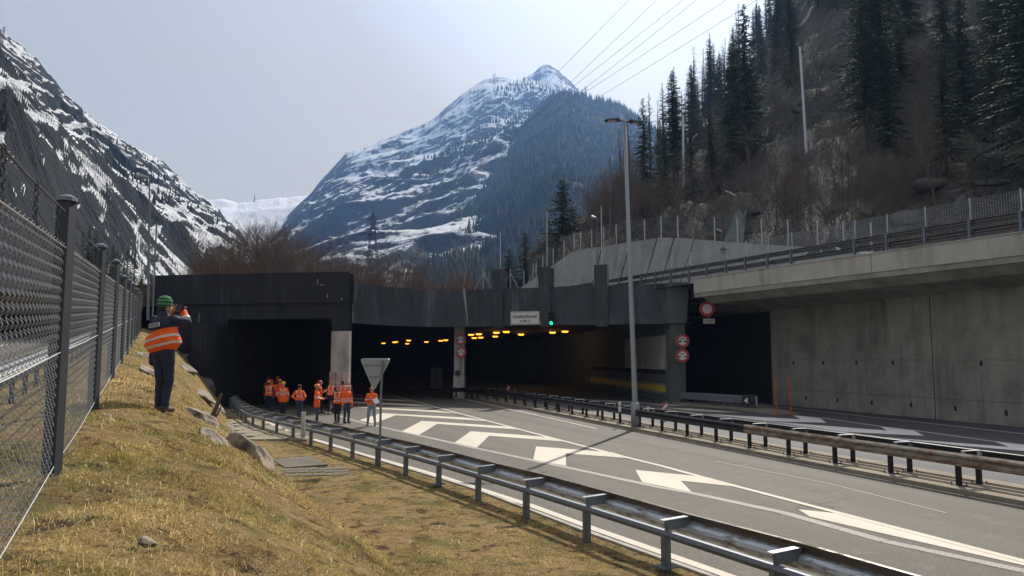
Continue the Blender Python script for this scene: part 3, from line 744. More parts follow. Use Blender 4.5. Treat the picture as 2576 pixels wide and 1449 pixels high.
C0, C1, C3 = MF @ Vector((-.1, -.16, 0)), MF @ Vector((s3 + .02, -.16, 0)), MF @ Vector((-.1, 1.0, 0)); mb = MB(); mb.prism([(C0.x, C0.y), (C1.x, C1.y), (C1.x - .3, C1.y + 1.1), (C3.x, C3.y)], 6.452, 8.32); mb.prism([(FB.x - .9, FB.y + .98), (FB.x - .02, FB.y + .92), (FB.x - 1.4, FB.y + 5.2), (FB.x - 2.3, FB.y + 5.2)], 6.45, 8.32); mb.build('cornice', m_conc_dark, t)
mb = MB(); mb.box(s2 + .0, -.05, 2.25, s3 + .03, .3, 4.72, MF); mb.build('pale_panel', m_conc_light, t)
mb = MB()
for i, (a, b) in enumerate(((0, .33), (.35, .63), (.65, 1.0))):
    for j in range(3): mb.box(s2 - .05 + (s3 - s2 + .1) * a, -.10, .02 + j * .75, s2 - .05 + (s3 - s2 + .1) * b - .015, .3, .02 + j * .75 + .735, MF)
mb.build('plinth_tiles', m_pink, t)
sw = sx_on(531, FA, FB); mb = MB(); mb.box(sw, -2.2, -1, s1 - .02, -.003, 5.2, MF); mb.build('wing_wall', m_conc_dark, t)
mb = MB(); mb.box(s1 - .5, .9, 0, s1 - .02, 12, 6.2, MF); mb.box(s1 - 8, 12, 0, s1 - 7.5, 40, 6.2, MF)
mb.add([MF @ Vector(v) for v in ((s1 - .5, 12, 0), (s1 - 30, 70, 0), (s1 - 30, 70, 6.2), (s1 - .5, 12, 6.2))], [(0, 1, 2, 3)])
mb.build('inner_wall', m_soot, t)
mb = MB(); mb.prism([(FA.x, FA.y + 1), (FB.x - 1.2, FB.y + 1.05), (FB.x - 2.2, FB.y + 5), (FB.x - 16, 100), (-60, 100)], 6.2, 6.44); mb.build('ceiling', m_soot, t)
mb = MB(); mb.box(sx_on(548, FA, FB), -2.3, 5.2, sx_on(548, FA, FB) + .06, -2.2, 5.75, MF); mb.build('bracket', m_galv_dark, t)
# drain runs and efflorescence on the block
mb = MB()
for s, z, w, h in ((s3 - 2.05, 7.55, .05, .35), (s3 - 1.85, 7.5, .25, .05), (s3 - 1.4, 6.75, .05, .2), (s3 - .5, 6.6, .06, .12), (s1 - 1.6, 2.8, .04, .7)):
    mb.box(s, -.163, z, s + w, -.158, z + h, MF)
mb.build('lime_streak', m_conc_ret, t)
# ---- curved fascia
FP = [(-11.6, 49.3), (-11.0, 51.2), (-10.4, 53.0), (-9.2, 55.2), (-7.6, 56.7), (-5.6, 57.5), (-2.6, 57.3), (1.2, 56.0), (4.4, 54.7), (7.4, 53.9), (10.1, 52.9), (12.1, 52.0)]
def catmull(P, n=5):
    P = [Vector((p[0], p[1], 0)) for p in P]; P = [P[0] * 2 - P[1]] + P + [P[-1] * 2 - P[-2]]; o = []
    for i in range(1, len(P) - 2):
        for k in range(n):
            t = k / n; a, b, c, d = P[i - 1], P[i], P[i + 1], P[i + 2]
            o.append(.5 * ((2 * b) + (c - a) * t + (2 * a - 5 * b + 4 * c - d) * t * t + (3 * b - a - 3 * c + d) * t ** 3))
    return o + [P[-2]]
FC = catmull(FP)
t2 = thing('tunnel_portal', 'curved concrete portal fascia with three buttresses over the main tunnel openings', 'tunnel portal')
def seg_path(x0, x1): return [p for p in FC if x0 - .01 <= p.x <= x1 + .01 or False]
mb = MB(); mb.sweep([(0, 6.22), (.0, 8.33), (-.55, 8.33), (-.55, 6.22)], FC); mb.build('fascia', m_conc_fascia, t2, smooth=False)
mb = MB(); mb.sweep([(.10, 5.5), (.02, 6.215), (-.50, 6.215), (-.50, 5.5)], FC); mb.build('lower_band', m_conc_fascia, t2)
mb = MB()
poly_c = [(p.x, p.y + .5) for p in FC] + [(12.5, 60), (10, 82), (-14, 175), (-120, 175), (-60, 90), (-20.0, 49)]
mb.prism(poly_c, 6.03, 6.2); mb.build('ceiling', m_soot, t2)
def on_fascia(px, off=0.0):
    k = (px - 1288) / F / ray(px, 905)[1]
    for i in range(8, len(FC) - 1):
        a, b = FC[i], FC[i + 1]; fa, fb = a.x - k * a.y, b.x - k * b.y
        if fa * fb <= 0:
            f = fa / (fa - fb); p = a.lerp(b, f); d = (b - a).normalized(); n = Vector((d.y, -d.x, 0)); return p + n * off, d, n
for p0, p1 in ((1243, 1269), (1361, 1389), (1500, 1532)):
    P, d, n = on_fascia((p0 + p1) / 2); w = (p1 - p0) / F * P.y / 2
    M = Matrix(((d.x, -n.x, 0, P.x), (d.y, -n.y, 0, P.y), (0, 0, 1, 0), (0, 0, 0, 1)))
    mb = MB(); vs = []
    for x in (-w, w):
        for y, z in ((-.75, 9.75), (-.12, 5.38), (.02, 5.38), (.02, 9.75)): vs.append(M @ Vector((x, y, z)))
    # leaning front: deeper at the top
    for x in (-w, w): pass
    mb.add(vs, [(0, 1, 2, 3), (7, 6, 5, 4), (0, 4, 5, 1), (1, 5, 6, 2), (2, 6, 7, 3), (3, 7, 4, 0)]); 
    mb.box(-w, .02, 8.335, w, .6, 9.75, M)
    mb.build('buttress', m_conc_fascia, t2)
    mb = MB(); mb.tube([M @ Vector((0, .2, 9.7)), M @ Vector((0, .2, 12.7 if p0 < 1300 else (14.0 if p0 < 1400 else 14.2)))], .035, 6)
    tag(mb.build('antenna_pole', m_wire), {1243: 'thin grey pole on top of the left of the three buttresses', 1361: 'thin grey pole on top of the middle buttress, right of the tunnel sign', 1500: 'thin grey pole on top of the right of the three buttresses'}[p0], 'pole')
P, d, n = on_fascia(1166, .10); mb = MB()
mb.tube([(P.x, P.y, 8.4), (P.x + .05, P.y, 8.0), (P.x + .28, P.y + .0, 6.2), (P.x + .3, P.y - .02, 5.5)], [.10, .11, .06, .04], 7); mb.build('drain_pipe', m_conc_ret, t2)
# middle column (deeper in) and right hand pillar
a = D(1142.5, 905, 59.2); b = D(1167.5, 905, 59.2)
mb = MB(); mb.box(a.x, 59.2, 1.85, b.x, 61, 6.02); mb.build('column', m_conc_light, t2)
mb = MB()
for j in range(3):
    for i in range(2):
        w = (b.x - a.x + .1) / 2; mb.box(a.x - .05 + i * w, 59.13, .0 + j * .61, a.x - .05 + (i + 1) * w - .02, 61.1, .0 + j * .61 + .595)
mb.build('column_base', m_conc_light, t2)
q = D(1684, 905, 52.4); r_ = D(1724, 905, 52.2)
mb = MB(); mb.box(q.x + .05, 52.1, 2.3, r_.x, 53.8, 5.5); mb.build('pillar', m_conc_side, t2)
mb = MB(); mb.box(q.x - .02, 52.05, 0, r_.x - .02, 53.85, 2.3); mb.build('pillar_base', m_conc_side, t2)
q2 = D(1742, 905, 51.6); mb = MB()
vs = [(r_.x - 1.2, 51.75, 5.5), (q2.x - .35, 51.7, 5.5), (q2.x - .35, 54, 5.5), (r_.x - 1.2, 54, 5.5), (r_.x - 1.2, 51.65, 8.3), (q2.x - .1, 51.6, 8.3), (q2.x - .1, 54, 8.3), (r_.x - 1.2, 54, 8.3)]
mb.add(vs, [(0, 3, 2, 1), (4, 5, 6, 7), (0, 1, 5, 4), (1, 2, 6, 5), (2, 3, 7, 6), (3, 0, 4, 7)]); mb.build('corner_block', m_conc_side, t2)
# right inner wall of the main tunnel with panels and the yellow band
WI = [Vector((q.x + .2, 53.0, 0)), Vector((q.x - .25, 58, 0)), Vector((q.x - 1.0, 66, 0)), Vector((8.4, 80, 0)), Vector((4.5, 100, 0)), Vector((-18, 170, 0))]
def wallstrip(pts, z0, z1, off, th): 
    mb = MB(); mb.sweep([(-off, z0), (-off, z1), (-off + th, z1), (-off + th, z0)], pts); return mb
wallstrip(WI, 0, 6.03, 0, .4).build('inner_wall', m_conc_side, t2)
wallstrip(WI[:3], 2.3, 4.75, .05, .049).build('pale_panel', m_conc_light, t2)
wallstrip(WI[:4], 1.95, 2.28, .06, .055).build('dark_band', m_soot, t2)
wallstrip(WI[:4], .55, 1.30, .12, .1).build('lower_panel', m_conc_floor, t2)
wallstrip(WI[:4], .74, 1.13, .15, .028).build('yellow_band', m_yellow, t2)
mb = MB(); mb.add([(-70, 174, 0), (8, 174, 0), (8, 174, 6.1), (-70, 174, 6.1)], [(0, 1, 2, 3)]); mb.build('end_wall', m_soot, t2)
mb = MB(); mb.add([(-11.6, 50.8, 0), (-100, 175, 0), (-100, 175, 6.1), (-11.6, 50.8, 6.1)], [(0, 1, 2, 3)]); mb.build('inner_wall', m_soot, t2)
# earth over the tunnel
mb = MB()
poly_r = [(p.x, p.y + .55) for p in FC] + [(16, 60), (20, 90), (0, 200), (-150, 200), (-50, 60), (FA.x - .2, FA.y + .9), (FB.x, FB.y + 1.2)]
o = None
eg, nt_, b_, o_ = newmat('brown_earth')
nt_.links.new(mixc(nt_, ramp(nt_, noise(nt_, .6, 6, .7), .35, .65), (.06, .045, .03), (.13, .105, .065)), b_.inputs['Base Color']); b_.inputs['Roughness'].default_value = .95
bump(nt_, b_, noise(nt_, 2, 5), .2)
mb.prism(poly_r, 6.45, 7.9); tag(mb.build('roof_terrain', eg), kind='structure')
# ---- tunnel lamps
def lamp_label(i): return LAMPL[i]
LZ = [(318, 674), (400, 667), (412, 664), (497, 677), (508, 653), (642, 664), (750, 655), (788, 651), (979, 610), (1003, 634), (1038, 605), (1052, 631), (1170, 594), (1162, 623), (1245, 588), (1356, 608), (1594, 593), (1688, 586)]
LAMPL = ['leftmost orange lamp deep in the middle tunnel', 'left lamp of the close pair deep in the middle tunnel', 'right lamp of the close pair deep in the middle tunnel', 'lower dim orange lamp of a pair deep in the middle tunnel',
 'upper bright orange lamp of a pair deep in the middle tunnel', 'single small orange lamp midway in the middle tunnel', 'left orange lamp of the pair just left of the round signs', 'right orange lamp of the pair just left of the round signs',
 'top left lamp of the group of four right of the round signs', 'bottom left lamp of the group of four right of the round signs', 'top right lamp of the group of four right of the round signs', 'bottom right lamp of the group of four right of the round signs',
 'bright orange lamp below the left buttress', 'dimmer orange lamp hanging lowest under the left buttress', 'orange lamp just right of the left buttress foot', 'single orange lamp below the tunnel name sign',
 'bright orange lamp below the green traffic light', 'rightmost orange lamp, between the middle and right buttress']
lp = None
for i, (x, y) in enumerate(LZ):
    px, py = z3(x, y); d = 2.85 * F / (905 - py); p = D(px, py, d)
    if lp is None:
        t3 = thing('tunnel_lamp', LAMPL[i], 'lamp', group='orange lamps on the tunnel ceiling')
        mb = MB(); mb.box(-.45, -.18, .07, .45, .18, .16); mb.build('housing', m_steel_black, t3)
        mb = MB(); mb.tube([(-.34, 0, .02), (-.22, 0, .0), (.22, 0, 0), (.34, 0, .02)], [.04, .10, .10, .04], 8); mb.build('lens', m_orange_glow, t3); lp = t3
    else: t3 = copy_tree(lp); t3['label'] = LAMPL[i]
    t3.location = p; t3.rotation_euler = (0, 0, .15)
for i, (lx, ly, w) in enumerate([(-8, 62, 0), (2, 62, 0), (4, 75, 0)]):
    la = bpy.data.lights.new('tunnel_lamp_light', 'POINT'); la.energy = 35; la.color = (1, .5, .12); la.shadow_soft_size = .4
    lo = bpy.data.objects.new('tunnel_lamp_light', la); COL.objects.link(lo); lo.parent = [c for c in bpy.data.objects if c.name.startswith('tunnel_lamp') and c.type == 'EMPTY'][(12, 15, 16)[i]]; lo.location = (0, 0, -.35)
# ---- signs
P, d, n = on_fascia(1323, .22)
ang = math.atan2(d.y, d.x)
t4 = thing('tunnel_sign', 'white tunnel name sign with black border reading Gotthardtunnel 16 942 m', 'sign', (P.x, P.y, 0), ang)
zc = (D(1323, 800, P.y).z); w, h = 1.13, .49
mb = MB(); mb.box(-w, 0, zc - h, w, .06, zc + h); mb.build('panel', m_white, t4)
mb = MB()
for a in (0,):
    bw, bh, th = w - .055, h - .055, .022
    rr = .07; pts = []
    for cxx, cyy, st in ((bw - rr, bh - rr, 0), (-bw + rr, bh - rr, 90), (-bw + rr, -bh + rr, 180), (bw - rr, -bh + rr, 270)):
        for k in range(5):
            an = R(st + k * 22.5); pts.append((cxx + rr * math.cos(an), -.006, zc + cyy + rr * math.sin(an)))
    mb.tube(pts + [pts[0]], .011, 4, False)
mb.build('border', m_black, t4)
text('Gotthardtunnel', .38, m_black, t4, (0, -.004, zc + .115), sx=.80)
text('16 942 m', .27, m_black, t4, (0, -.004, zc - .235), sx=.85)
for s in (-.8, .8):
    mb = MB(); mb.box(s - .03, .06, zc - h, s + .03, .24, zc + h + .1); mb.build('bracket', m_galv_dark, t4)
mb = MB(); mb.box(w + .02, 0, zc - h, w + .14, .1, zc - h + .18); mb.build('junction_box', m_lamp, t4)
# traffic light
P, d, n = on_fascia(1393, .45); zc = D(1393, 802, P.y).z
t5 = thing('traffic_light', 'black three-lens traffic light showing green beside the middle buttress', 'traffic light', (P.x, P.y, 0), math.atan2(d.y, d.x))
mb = MB(); mb.box(-.17, 0, zc - .48, .17, .18, zc + .48); mb.build('housing', m_black, t5)
for k, mt in ((.31, m_black), (0, m_black), (-.31, m_green_glow)):
    mb = MB(); mb.disc((0, -.0, zc + k), (0, -1, 0), .115, .02, 18); mb.build('lens', mt, t5)
    mb = MB()
    vs = []; fs = []
    for i in range(9):
        an = R(-10 + i * 25); r0 = .14
        vs += [(r0 * math.cos(an), 0, zc + k + r0 * math.sin(an)), (r0 * math.cos(an), -.2, zc + k + r0 * math.sin(an))]
    for i in range(8): fs.append((2 * i, 2 * i + 1, 2 * i + 3, 2 * i + 2))
    mb.add(vs, fs); mb.build('visor', m_black, t5)
mb = MB(); mb.box(-.03, .18, zc - .3, .03, .5, zc - .24); mb.build('bracket', m_galv_dark, t5)
# round spacing signs
def car_side(mb, x, z, s, flip=1, truck=False):
    if truck: pts = [(-.5, 0), (-.5, .62), (.5, .62), (.5, 0)]
    else: pts = [(-.5, .05), (-.5, .28), (-.1, .34), (.08, .5), (.5, .5), (.5, .05)]
    P = [(x + flip * a * s, -.012, z + b * s) for a, b in pts]; Q = [(p[0], -.004, p[2]) for p in P]
    n_ = len(P); mb.add(P + Q, [tuple(range(n_)), tuple(range(2 * n_ - 1, n_ - 1, -1))] + [(i, (i + 1) % n_, (i + 1) % n_ + n_, i + n_) for i in range(n_)])
    mb.disc((x + flip * .22 * s, -.004, z + .02 * s), (0, -1, 0), .14 * s, .009, 10)
def round_sign(c, r, txt, truck, label, name='round_sign'):
    t = thing(name, label, 'sign', (c.x, c.y, c.z))
    mb = MB(); mb.disc((0, .02, 0), (0, -1, 0), r, .02, 40); mb.build('plate', m_white, t)
    mb = MB(); mb.disc((0, 0, 0), (0, -1, 0), r * .985, .004, 40, r * .66); mb.build('red_ring', m_red, t)
    if txt:
        text(txt, r * .40, m_black, t, (0, -.004, r * .30), sx=.85)
        mb = MB(); car_side(mb, -r * .42, -r * .22, r * .42, -1, truck); mb.build('pictogram', m_black, t); mb = MB(); car_side(mb, r * .42, -r * .22, r * .42, 1, truck); mb.build('pictogram', m_black, t)
    mb = MB(); mb.box(-.04, .021, -r * .9, .04, .10, r * 1.1); mb.build('bracket', m_galv_dark, t)
    return t
round_sign(D(1158.6, 854, 58.9), .41, '150 m', True, 'upper round red and white 150 m sign on the pale middle column')
round_sign(D(1159.4, 886, 58.9), .41, '50 m', False, 'lower round red and white 50 m sign on the pale middle column')
round_sign(D(1717.5, 857.5, 51.5), .45, '150 m', True, 'upper round red and white 150 m sign on the right portal pillar')
round_sign(D(1717, 895, 51.5), .45, '50 m', False, 'lower round red and white 50 m sign on the right portal pillar')
c = D(1779, 777, 50); t = round_sign(c, .50, None, False, 'round white no-vehicles sign with red rim hanging in the dark underpass')
mb = MB(); mb.tube([(0, .06, .4), (0, .06, 7.2 - c.z)], .03, 6); mb.build('hanger', m_galv_dark, t)
c = D(1783.5, 808, 50); t = thing('supplementary_sign', 'small dirty white text plate below the no-vehicles sign', 'sign', c)
mb = MB(); mb.box(-.38, 0, -.17, .38, .02, .17); mb.build('plate', m_white_dim, t)
text('Ausgenommen', .12, m_joint, t, (0, -.004, .065), sx=.9); text('Berechtigte', .12, m_joint, t, (0, -.004, -.075), sx=.9)
mb = MB(); mb.box(-.03, .021, -.15, .03, .06, 1.2); mb.build('bracket', m_galv_dark, t)
c = D(1155, 936, 58.97); t = thing('junction_box', 'small dark box with a conduit on the middle column below the round signs', 'box', c)
mb = MB(); mb.box(-.30, 0, -.25, .05, .2, .12); mb.build('case', m_black, t); mb = MB(); mb.tube([(.12, .05, 0), (.12, .05, 1.5)], .05, 6); mb.build('conduit', m_lamp, t)
c = D(1097, 947, 76); t = thing('equipment_cabinet', 'dull grey upright cabinet deep in the middle tunnel', 'cabinet', (c.x, 76, 0))
mb = MB(); mb.box(-.55, 0, .1, .55, .6, 2.2); mb.build('case', m_conc_ret, t); mb = MB(); mb.box(-.01, -.012, .2, .01, -.002, 2.1); mb.box(-.55, 0, 0, .55, .6, .1); mb.build('door_gap', m_joint, t)
# ---- fluorescent dash lines on the ceiling
# ================================================================== UNDERPASS WALL AND OVERPASS
BA, BB = Vector((11.75, 48.6, 0)), Vector((20.8, 30.9, 0))
bd = (BB - BA).normalized(); bn = Vector((-bd.y, bd.x, 0)); bn = bn if bn.x > 0 else -bn   # bn points behind the parapet
def BL(s, o=0, z=0): return BA + bd * s + bn * o + Vector((0, 0, z))
t = thing('underpass_wall', 'tall stained concrete wall with anchor holes along the right carriageway', 'wall')
UW = [Vector((13.4, 67, 0)), Vector((17.05, 53.4, 0)), Vector((22.9, 33.7, 0)), Vector((27.4, 18, 0)), Vector((31, 5, 0))]
UWs = Vector((17.62, 51.5, 0)); mb = MB(); mb.sweep([(0, 0), (0, 7.2), (-.6, 7.2), (-.6, 0)][::-1], [UWs] + UW[2:]); mb.build('wall', m_conc_wall, t)
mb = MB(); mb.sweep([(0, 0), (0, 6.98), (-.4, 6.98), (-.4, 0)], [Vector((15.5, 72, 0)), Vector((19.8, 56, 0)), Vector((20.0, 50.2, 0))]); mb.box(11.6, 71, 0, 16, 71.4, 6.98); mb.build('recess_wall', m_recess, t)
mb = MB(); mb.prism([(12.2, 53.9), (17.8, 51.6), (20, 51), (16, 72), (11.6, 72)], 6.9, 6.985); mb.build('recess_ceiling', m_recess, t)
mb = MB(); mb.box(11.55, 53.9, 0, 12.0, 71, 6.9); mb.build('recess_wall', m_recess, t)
WD = (UW[2] - UW[1]).normalized(); WN = Vector((-WD.y, WD.x, 0)); WN = WN if WN.x < 0 else -WN
def onwall(px, py):
    k, b, c = ray(px, py); k2 = k / b
    s = (k2 * UW[1].y - UW[1].x) / (WD.x - k2 * WD.y); p = UW[1] + WD * s
    return s, CZ + c / b * p.y
def zd(x, y): return ((2900 + x / 2.2756) / 1.5652, (1150 + y / 2.2756) / 1.5652)
MW = Matrix(((WD.x, -WN.x, 0, UW[1].x), (WD.y, -WN.y, 0, UW[1].y), (0, 0, 1, 0), (0, 0, 0, 1)))
mb = MB()
for x, y in [(510, 635), (777, 635), (1073, 635), (1400, 635), (2192, 640), (622, 948), (905, 968), (1212, 990), (1565, 1010), (1962, 1043), (2417, 1083)]:
    s, z = onwall(*zd(x, y)); mb.box(s - .07, -.012, z - .12, s + .07, .02, z + .12, MW)
mb.build('anchor_hole', m_joint, t)  # holes are raised dark boxes, their inner shade put into the colour
s, z = onwall(*zd(1762, 700)); mb = MB(); mb.box(s - .02, -.008, 0, s + .02, .02, 7.0, MW); pass
for z0 in (1.05, 2.98): mb.box(2.2, -.006, z0, 40, .02, z0 + .015, MW)
mb.build('joint', m_joint, t)
t = thing('overpass', 'concrete road bridge with pale parapet crossing above the right carriageway', 'bridge')
mb = MB()
PR = [(-.0, 7.28), (0, 8.22), (.38, 8.22), (.38, 7.28)]
def bsweep(pr, s0, s1, n=8): 
    mb = MB(); mb.sweep([(-a, b) for a, b in pr], [BL(s0 + (s1 - s0) * i / n) for i in range(n + 1)]); return mb
# sweep lateral is to the right of the travel direction; travelling towards the viewer the back is on the left
mb = bsweep([(0, 7.28), (0, 8.20), (.40, 8.20), (.40, 7.28)], .0, 13.05); mb.build('parapet', m_conc_parapet, t)
mb = bsweep([(0, 7.28), (0, 8.20), (.40, 8.20), (.40, 7.28)], 13.09, 52); mb.build('parapet', m_conc_parapet, t)
mb = bsweep([(-.05, 8.202), (-.05, 8.25), (.44, 8.25), (.44, 8.202)], .0, 52); mb.build('parapet_cap', m_conc_parapet, t)
mb = bsweep([(.05, 7.0), (.05, 7.278), (.6, 7.278), (1.2, 7.6), (1.2, 7.98), (17, 7.98), (17, 7.0)], .0, 52); mb.build('deck', m_conc_wall, t); mb = bsweep([(3.0, 7.3), (3.0, 7.98), (17, 7.98), (17, 7.3)], -24, -.01); mb.build('deck', m_conc_wall, t)
mb = bsweep([(.42, 7.985), (.42, 7.99), (16, 7.99), (16, 7.985)], -24, 52); mb.build('roadway', m_asph, t)
mb = bsweep([(.8, 6.6), (.2, 6.99), (2.2, 6.99), (1.8, 6.6)], .6, 52); mb.build('edge_beam', m_conc_wall, t)
# soffit haunch along the wall
mb = MB(); mb.sweep([(.0, 6.3), (0, 6.99), (2.6, 6.99)], UW, True); mb.build('haunch', m_conc_wall, t)
# bridge railing: posts with two rails, mesh above on the right
t = thing('bridge_railing', 'steel guardrail with two rails and mesh screen on top of the overpass', 'railing', BL(0, .2, 8.2)); O = BL(0, .2, 8.2)
zp = [205, 295, 390, 505, 615, 738, 860, 1000, 1150]
SS = []
for x in [1440, 1500, 1560] + [z4(v, 0)[0] for v in zp] + [2161, 2244, 2342, 2458, 2590, 2740]:
    k = (x - 1288) / F / ray(x, 905)[1]; s = (k * O.y - O.x) / (bd.x - k * bd.y); SS.append(s)
m_rail_old = rail_mat('old_rail', (.16, .155, .16), (.16, .10, .08), (.45, .62))
for s in SS:
    p = bd * s; M = Matrix(((bd.x, bn.x, 0, p.x), (bd.y, bn.y, 0, p.y), (0, 0, 1, 0), (0, 0, 0, 1)))
    mb = MB(); mb.box(-.06, -.05, -.25, .06, -.035, .95, M); mb.box(-.06, .035, -.25, .06, .05, .95, M); mb.box(-.01, -.035, -.25, .01, .035, .95, M); mb.box(-.12, -.1, .05, .12, .1, .08, M); mb.build('post', m_galv_dark, t)
for z0, mt in ((.35, m_rail_old), (.78, m_rail_old)):
    mb = MB(); mb.sweep([(-a * 1.0 - .06, b * .8 + z0) for a, b in WPROF], [bd * s for s in SS]); mb.build('rail', mt, t)
mm = MB()
for j, s in enumerate(SS[3:]):
    top = 1.05 + min(1.0, .0 + .095 * max(0, j - 0) * 1.4)
    p = bd * s + bn * .12; q_ = SS[4 + j] if 4 + j < len(SS) else s + 3
    mb = MB(); mb.bar(p, p + Vector((0, 0, 1.9)), .05, .05); mb.build('screen_post', m_galv, t) if j >= 2 else None
    if 4 + j < len(SS):
        q2 = bd * q_ + bn * .12; fine = 0.09 if j < 7 else .11
        mm = MB(); nn = int((q2 - p).length / fine); hh = 1.85 if j >= 2 else 1.6
        for i in range(nn): a = p.lerp(q2, i / nn); mm.bar(a + Vector((0, 0, .05)), a + Vector((0, 0, hh)), .006, .006)
        for k in range(int(hh / fine) + 1): z = Vector((0, 0, .05 + k * fine)); mm.bar(p + z, q2 + z, .006, .006)
        mm.build('mesh_screen', m_galv, t)
# upper retaining wall behind the deck
RP = [(1304, 728, 86), (1444, 630.4, 75.9), (1560, 613, 69), (1664, 597.4, 64), (1725, 599.6, 61), (1858, 611, 56.3), (2000, 620, 52), (2100, 628, 49), (2300, 640, 44.5), (2576, 655, 38.9), (2900, 660, 33)]
RT = [D(*p) for p in RP]
t = thing('retaining_wall', 'large sloping grey sprayed-concrete wall behind the overpass', 'wall')
mb = MB(); vs = []; fs = []
for p in RT:
    o_ = Vector((p.x, p.y, 0)); n2 = -bn
    vs += [(p.x + n2.x * 1.2, p.y + n2.y * 1.2, 6.5), (p.x, p.y, p.z), (p.x + bn.x * .4, p.y + bn.y * .4, p.z), (p.x + bn.x * .4, p.y + bn.y * .4, 6.5)]
for i in range(len(RT) - 1):
    for k in range(3): a = i * 4 + k; fs.append((a, a + 1, a + 5, a + 4))
mb.add(vs, fs); mb.build('wall', m_conc_ret, t)
mb = MB()
for k in range(1, 6):
    a, b = RT[1], RT[5]; f = k / 6.3; i = int(f * 5); pa = RT[1].lerp(RT[4], f) if True else 0
    i = min(1 + int(f * 4), 5); pa = RT[i].lerp(RT[i + 1], f * 4 - int(f * 4)); pb = pa - bn * 1.2; 
    mb.bar(pa - bn * .02, Vector((pb.x - 0.9, pb.y + 1.4, 6.5)) - bn * .02, .05, .05)
mb.build('joint', m_joint, t)
# fence on top of that wall
t = thing('chain_link_fence', 'light wire fence with steel posts along the top of the grey retaining wall', 'fence')
tops = [zb(505, 1210), zb(625, 1130), zb(748, 1040), zb(882, 940), zb(1022, 850), zb(1150, 765), zb(1235, 750), zb(1377, 728), zb(1530, 705), zb(1693, 682), zb(1868, 652), zb(2058, 618), zb(2272, 592), zb(2485, 604), (1801, 606), (1859, 611), (1921, 616), (1988, 621), (2063, 626), (2129, 630), (2200, 634)]
pr = None; rr_ = []
for px, py in tops:
    k = (px - 1288) / F / ray(px, 905)[1]; P = None
    for i in range(len(RT) - 1):
        a, b = RT[i], RT[i + 1]; fa, fb = a.x - k * a.y, b.x - k * b.y
        if fa * fb <= 0: P = a.lerp(b, fa / (fa - fb)); break
    if P is None: continue
    P = P + bn * .2; rr_.append(P)
    mb = MB(); mb.bar(P - Vector((0, 0, .2)), P + Vector((0, 0, 1.9)), .09, .09); mb.build('post', m_galv, t)
for a, b in zip(rr_[:-1], rr_[1:]):
    mm = MB(); nn = max(2, int((b - a).length / .16))
    for z in (.1, .55, 1.0, 1.45, 1.85): mm.bar(a + Vector((0, 0, z)), b + Vector((0, 0, z - (.04 if z > 1 else 0))), .010, .010)
    for i in range(nn):
        for sg in (0,): p = a.lerp(b, i / nn); mm.bar(p + Vector((0, 0, .1)), p + Vector((0, 0, 1.8)), .005, .005)
    mm.build('mesh_panel', m_galv_dark, t)
# braced posts on the portal roof edge
bl = ['braced white post on the roof edge left of the left buttress', 'braced white post on the roof edge between the left and middle buttress', 'braced white post on the roof edge just left of the middle buttress', 'braced white post on the roof edge between the middle and right buttress', 'braced white post on the roof edge against the right buttress']
for i, (px, hgt, br) in enumerate([(1211, 1.6, (-1, 1)), (1279, 1.5, (-1, 1)), (1345, 1.9, (-1,)), (1417, 2.2, (-1,)), (1494, 2.7, (-1,))]):
    P, d, n = on_fascia(px, -.4); t = thing('fence_post', bl[i], 'post', (P.x, P.y, 8.33), math.atan2(d.y, d.x), 'braced posts on the portal roof')
    mb = MB(); mb.tube([(0, 0, -.4), (0, 0, hgt)], .045, 7); mb.build('shaft', m_galv, t); mb = MB(); mb.disc((0, 0, hgt), (0, 0, 1), .06, .06, 8); mb.build('cap', m_galv_dark, t)
    for s in br: mb = MB(); mb.tube([(0, 0, hgt * .82), (s * hgt * .55, 0, -.3)], .028, 6); mb.build('brace', m_galv, t)
# ---- crash barrier end with black arrow plate
a = D(1688, 905, 53.0); b = D(1866, 905, 46.6)
MC, LC = frame((a.x, a.y), (b.x, b.y))
t = thing('crash_barrier', 'short triple-wave steel crash barrier with black arrow end plate by the right pillar', 'barrier')
T3 = [(0, .34), (.07, .38), (.07, .43), (0, .48), (.07, .53), (.07, .58), (0, .63), (.07, .68), (.07, .73), (0, .78), (-.02, .78), (-.02, .34)]
def fsweep(pr, M, x0, x1, y, nm, mt, flip=1):
    mb = MB(); vs = [M @ Vector((x, y - flip * p[0], p[1])) for x in (x0, x1) for p in pr]; n_ = len(pr)
    mb.add(vs, [(k, (k + 1) % n_, (k + 1) % n_ + n_, k + n_) for k in range(n_)] + [tuple(range(n_))[::-1], tuple(range(n_, 2 * n_))]); return mb.build(nm, mt, t)
fsweep(T3, MC, 0, LC, 0, 'rail', m_galv); fsweep(T3, MC, 0, LC, .85, 'rail', m_galv, -1)
for k in range(6):
    x = .4 + k * (LC - .8) / 5; mb = MB(); mb.box(x - .05, .05, 0, x + .05, .16, .7, MC); mb.box(x - .05, .69, 0, x + .05, .80, .7, MC); mb.box(x - .04, .16, .5, x + .04, .69, .6, MC); mb.build('post', m_galv_dark, t)
mb = MB(); mb.box(0, -.02, .10, LC, .02, .17, MC); mb.build('ground_rail', m_galv_dark, t)
mb = MB(); mb.box(LC + .0, -.06, .30, LC + .05, .95, .86, MC)
mb2 = MB(); e = D(1878, 905, 46.3); ME, LE = frame((b.x + .02, b.y - .1), (D(1880, 905, 46.3).x + .12, 46.2))
mb2.box(-.10, -.04, .26, .85, .02, .80, ME); mb2.build('end_plate', m_black, t); mb.build('nose', m_galv_dark, t)
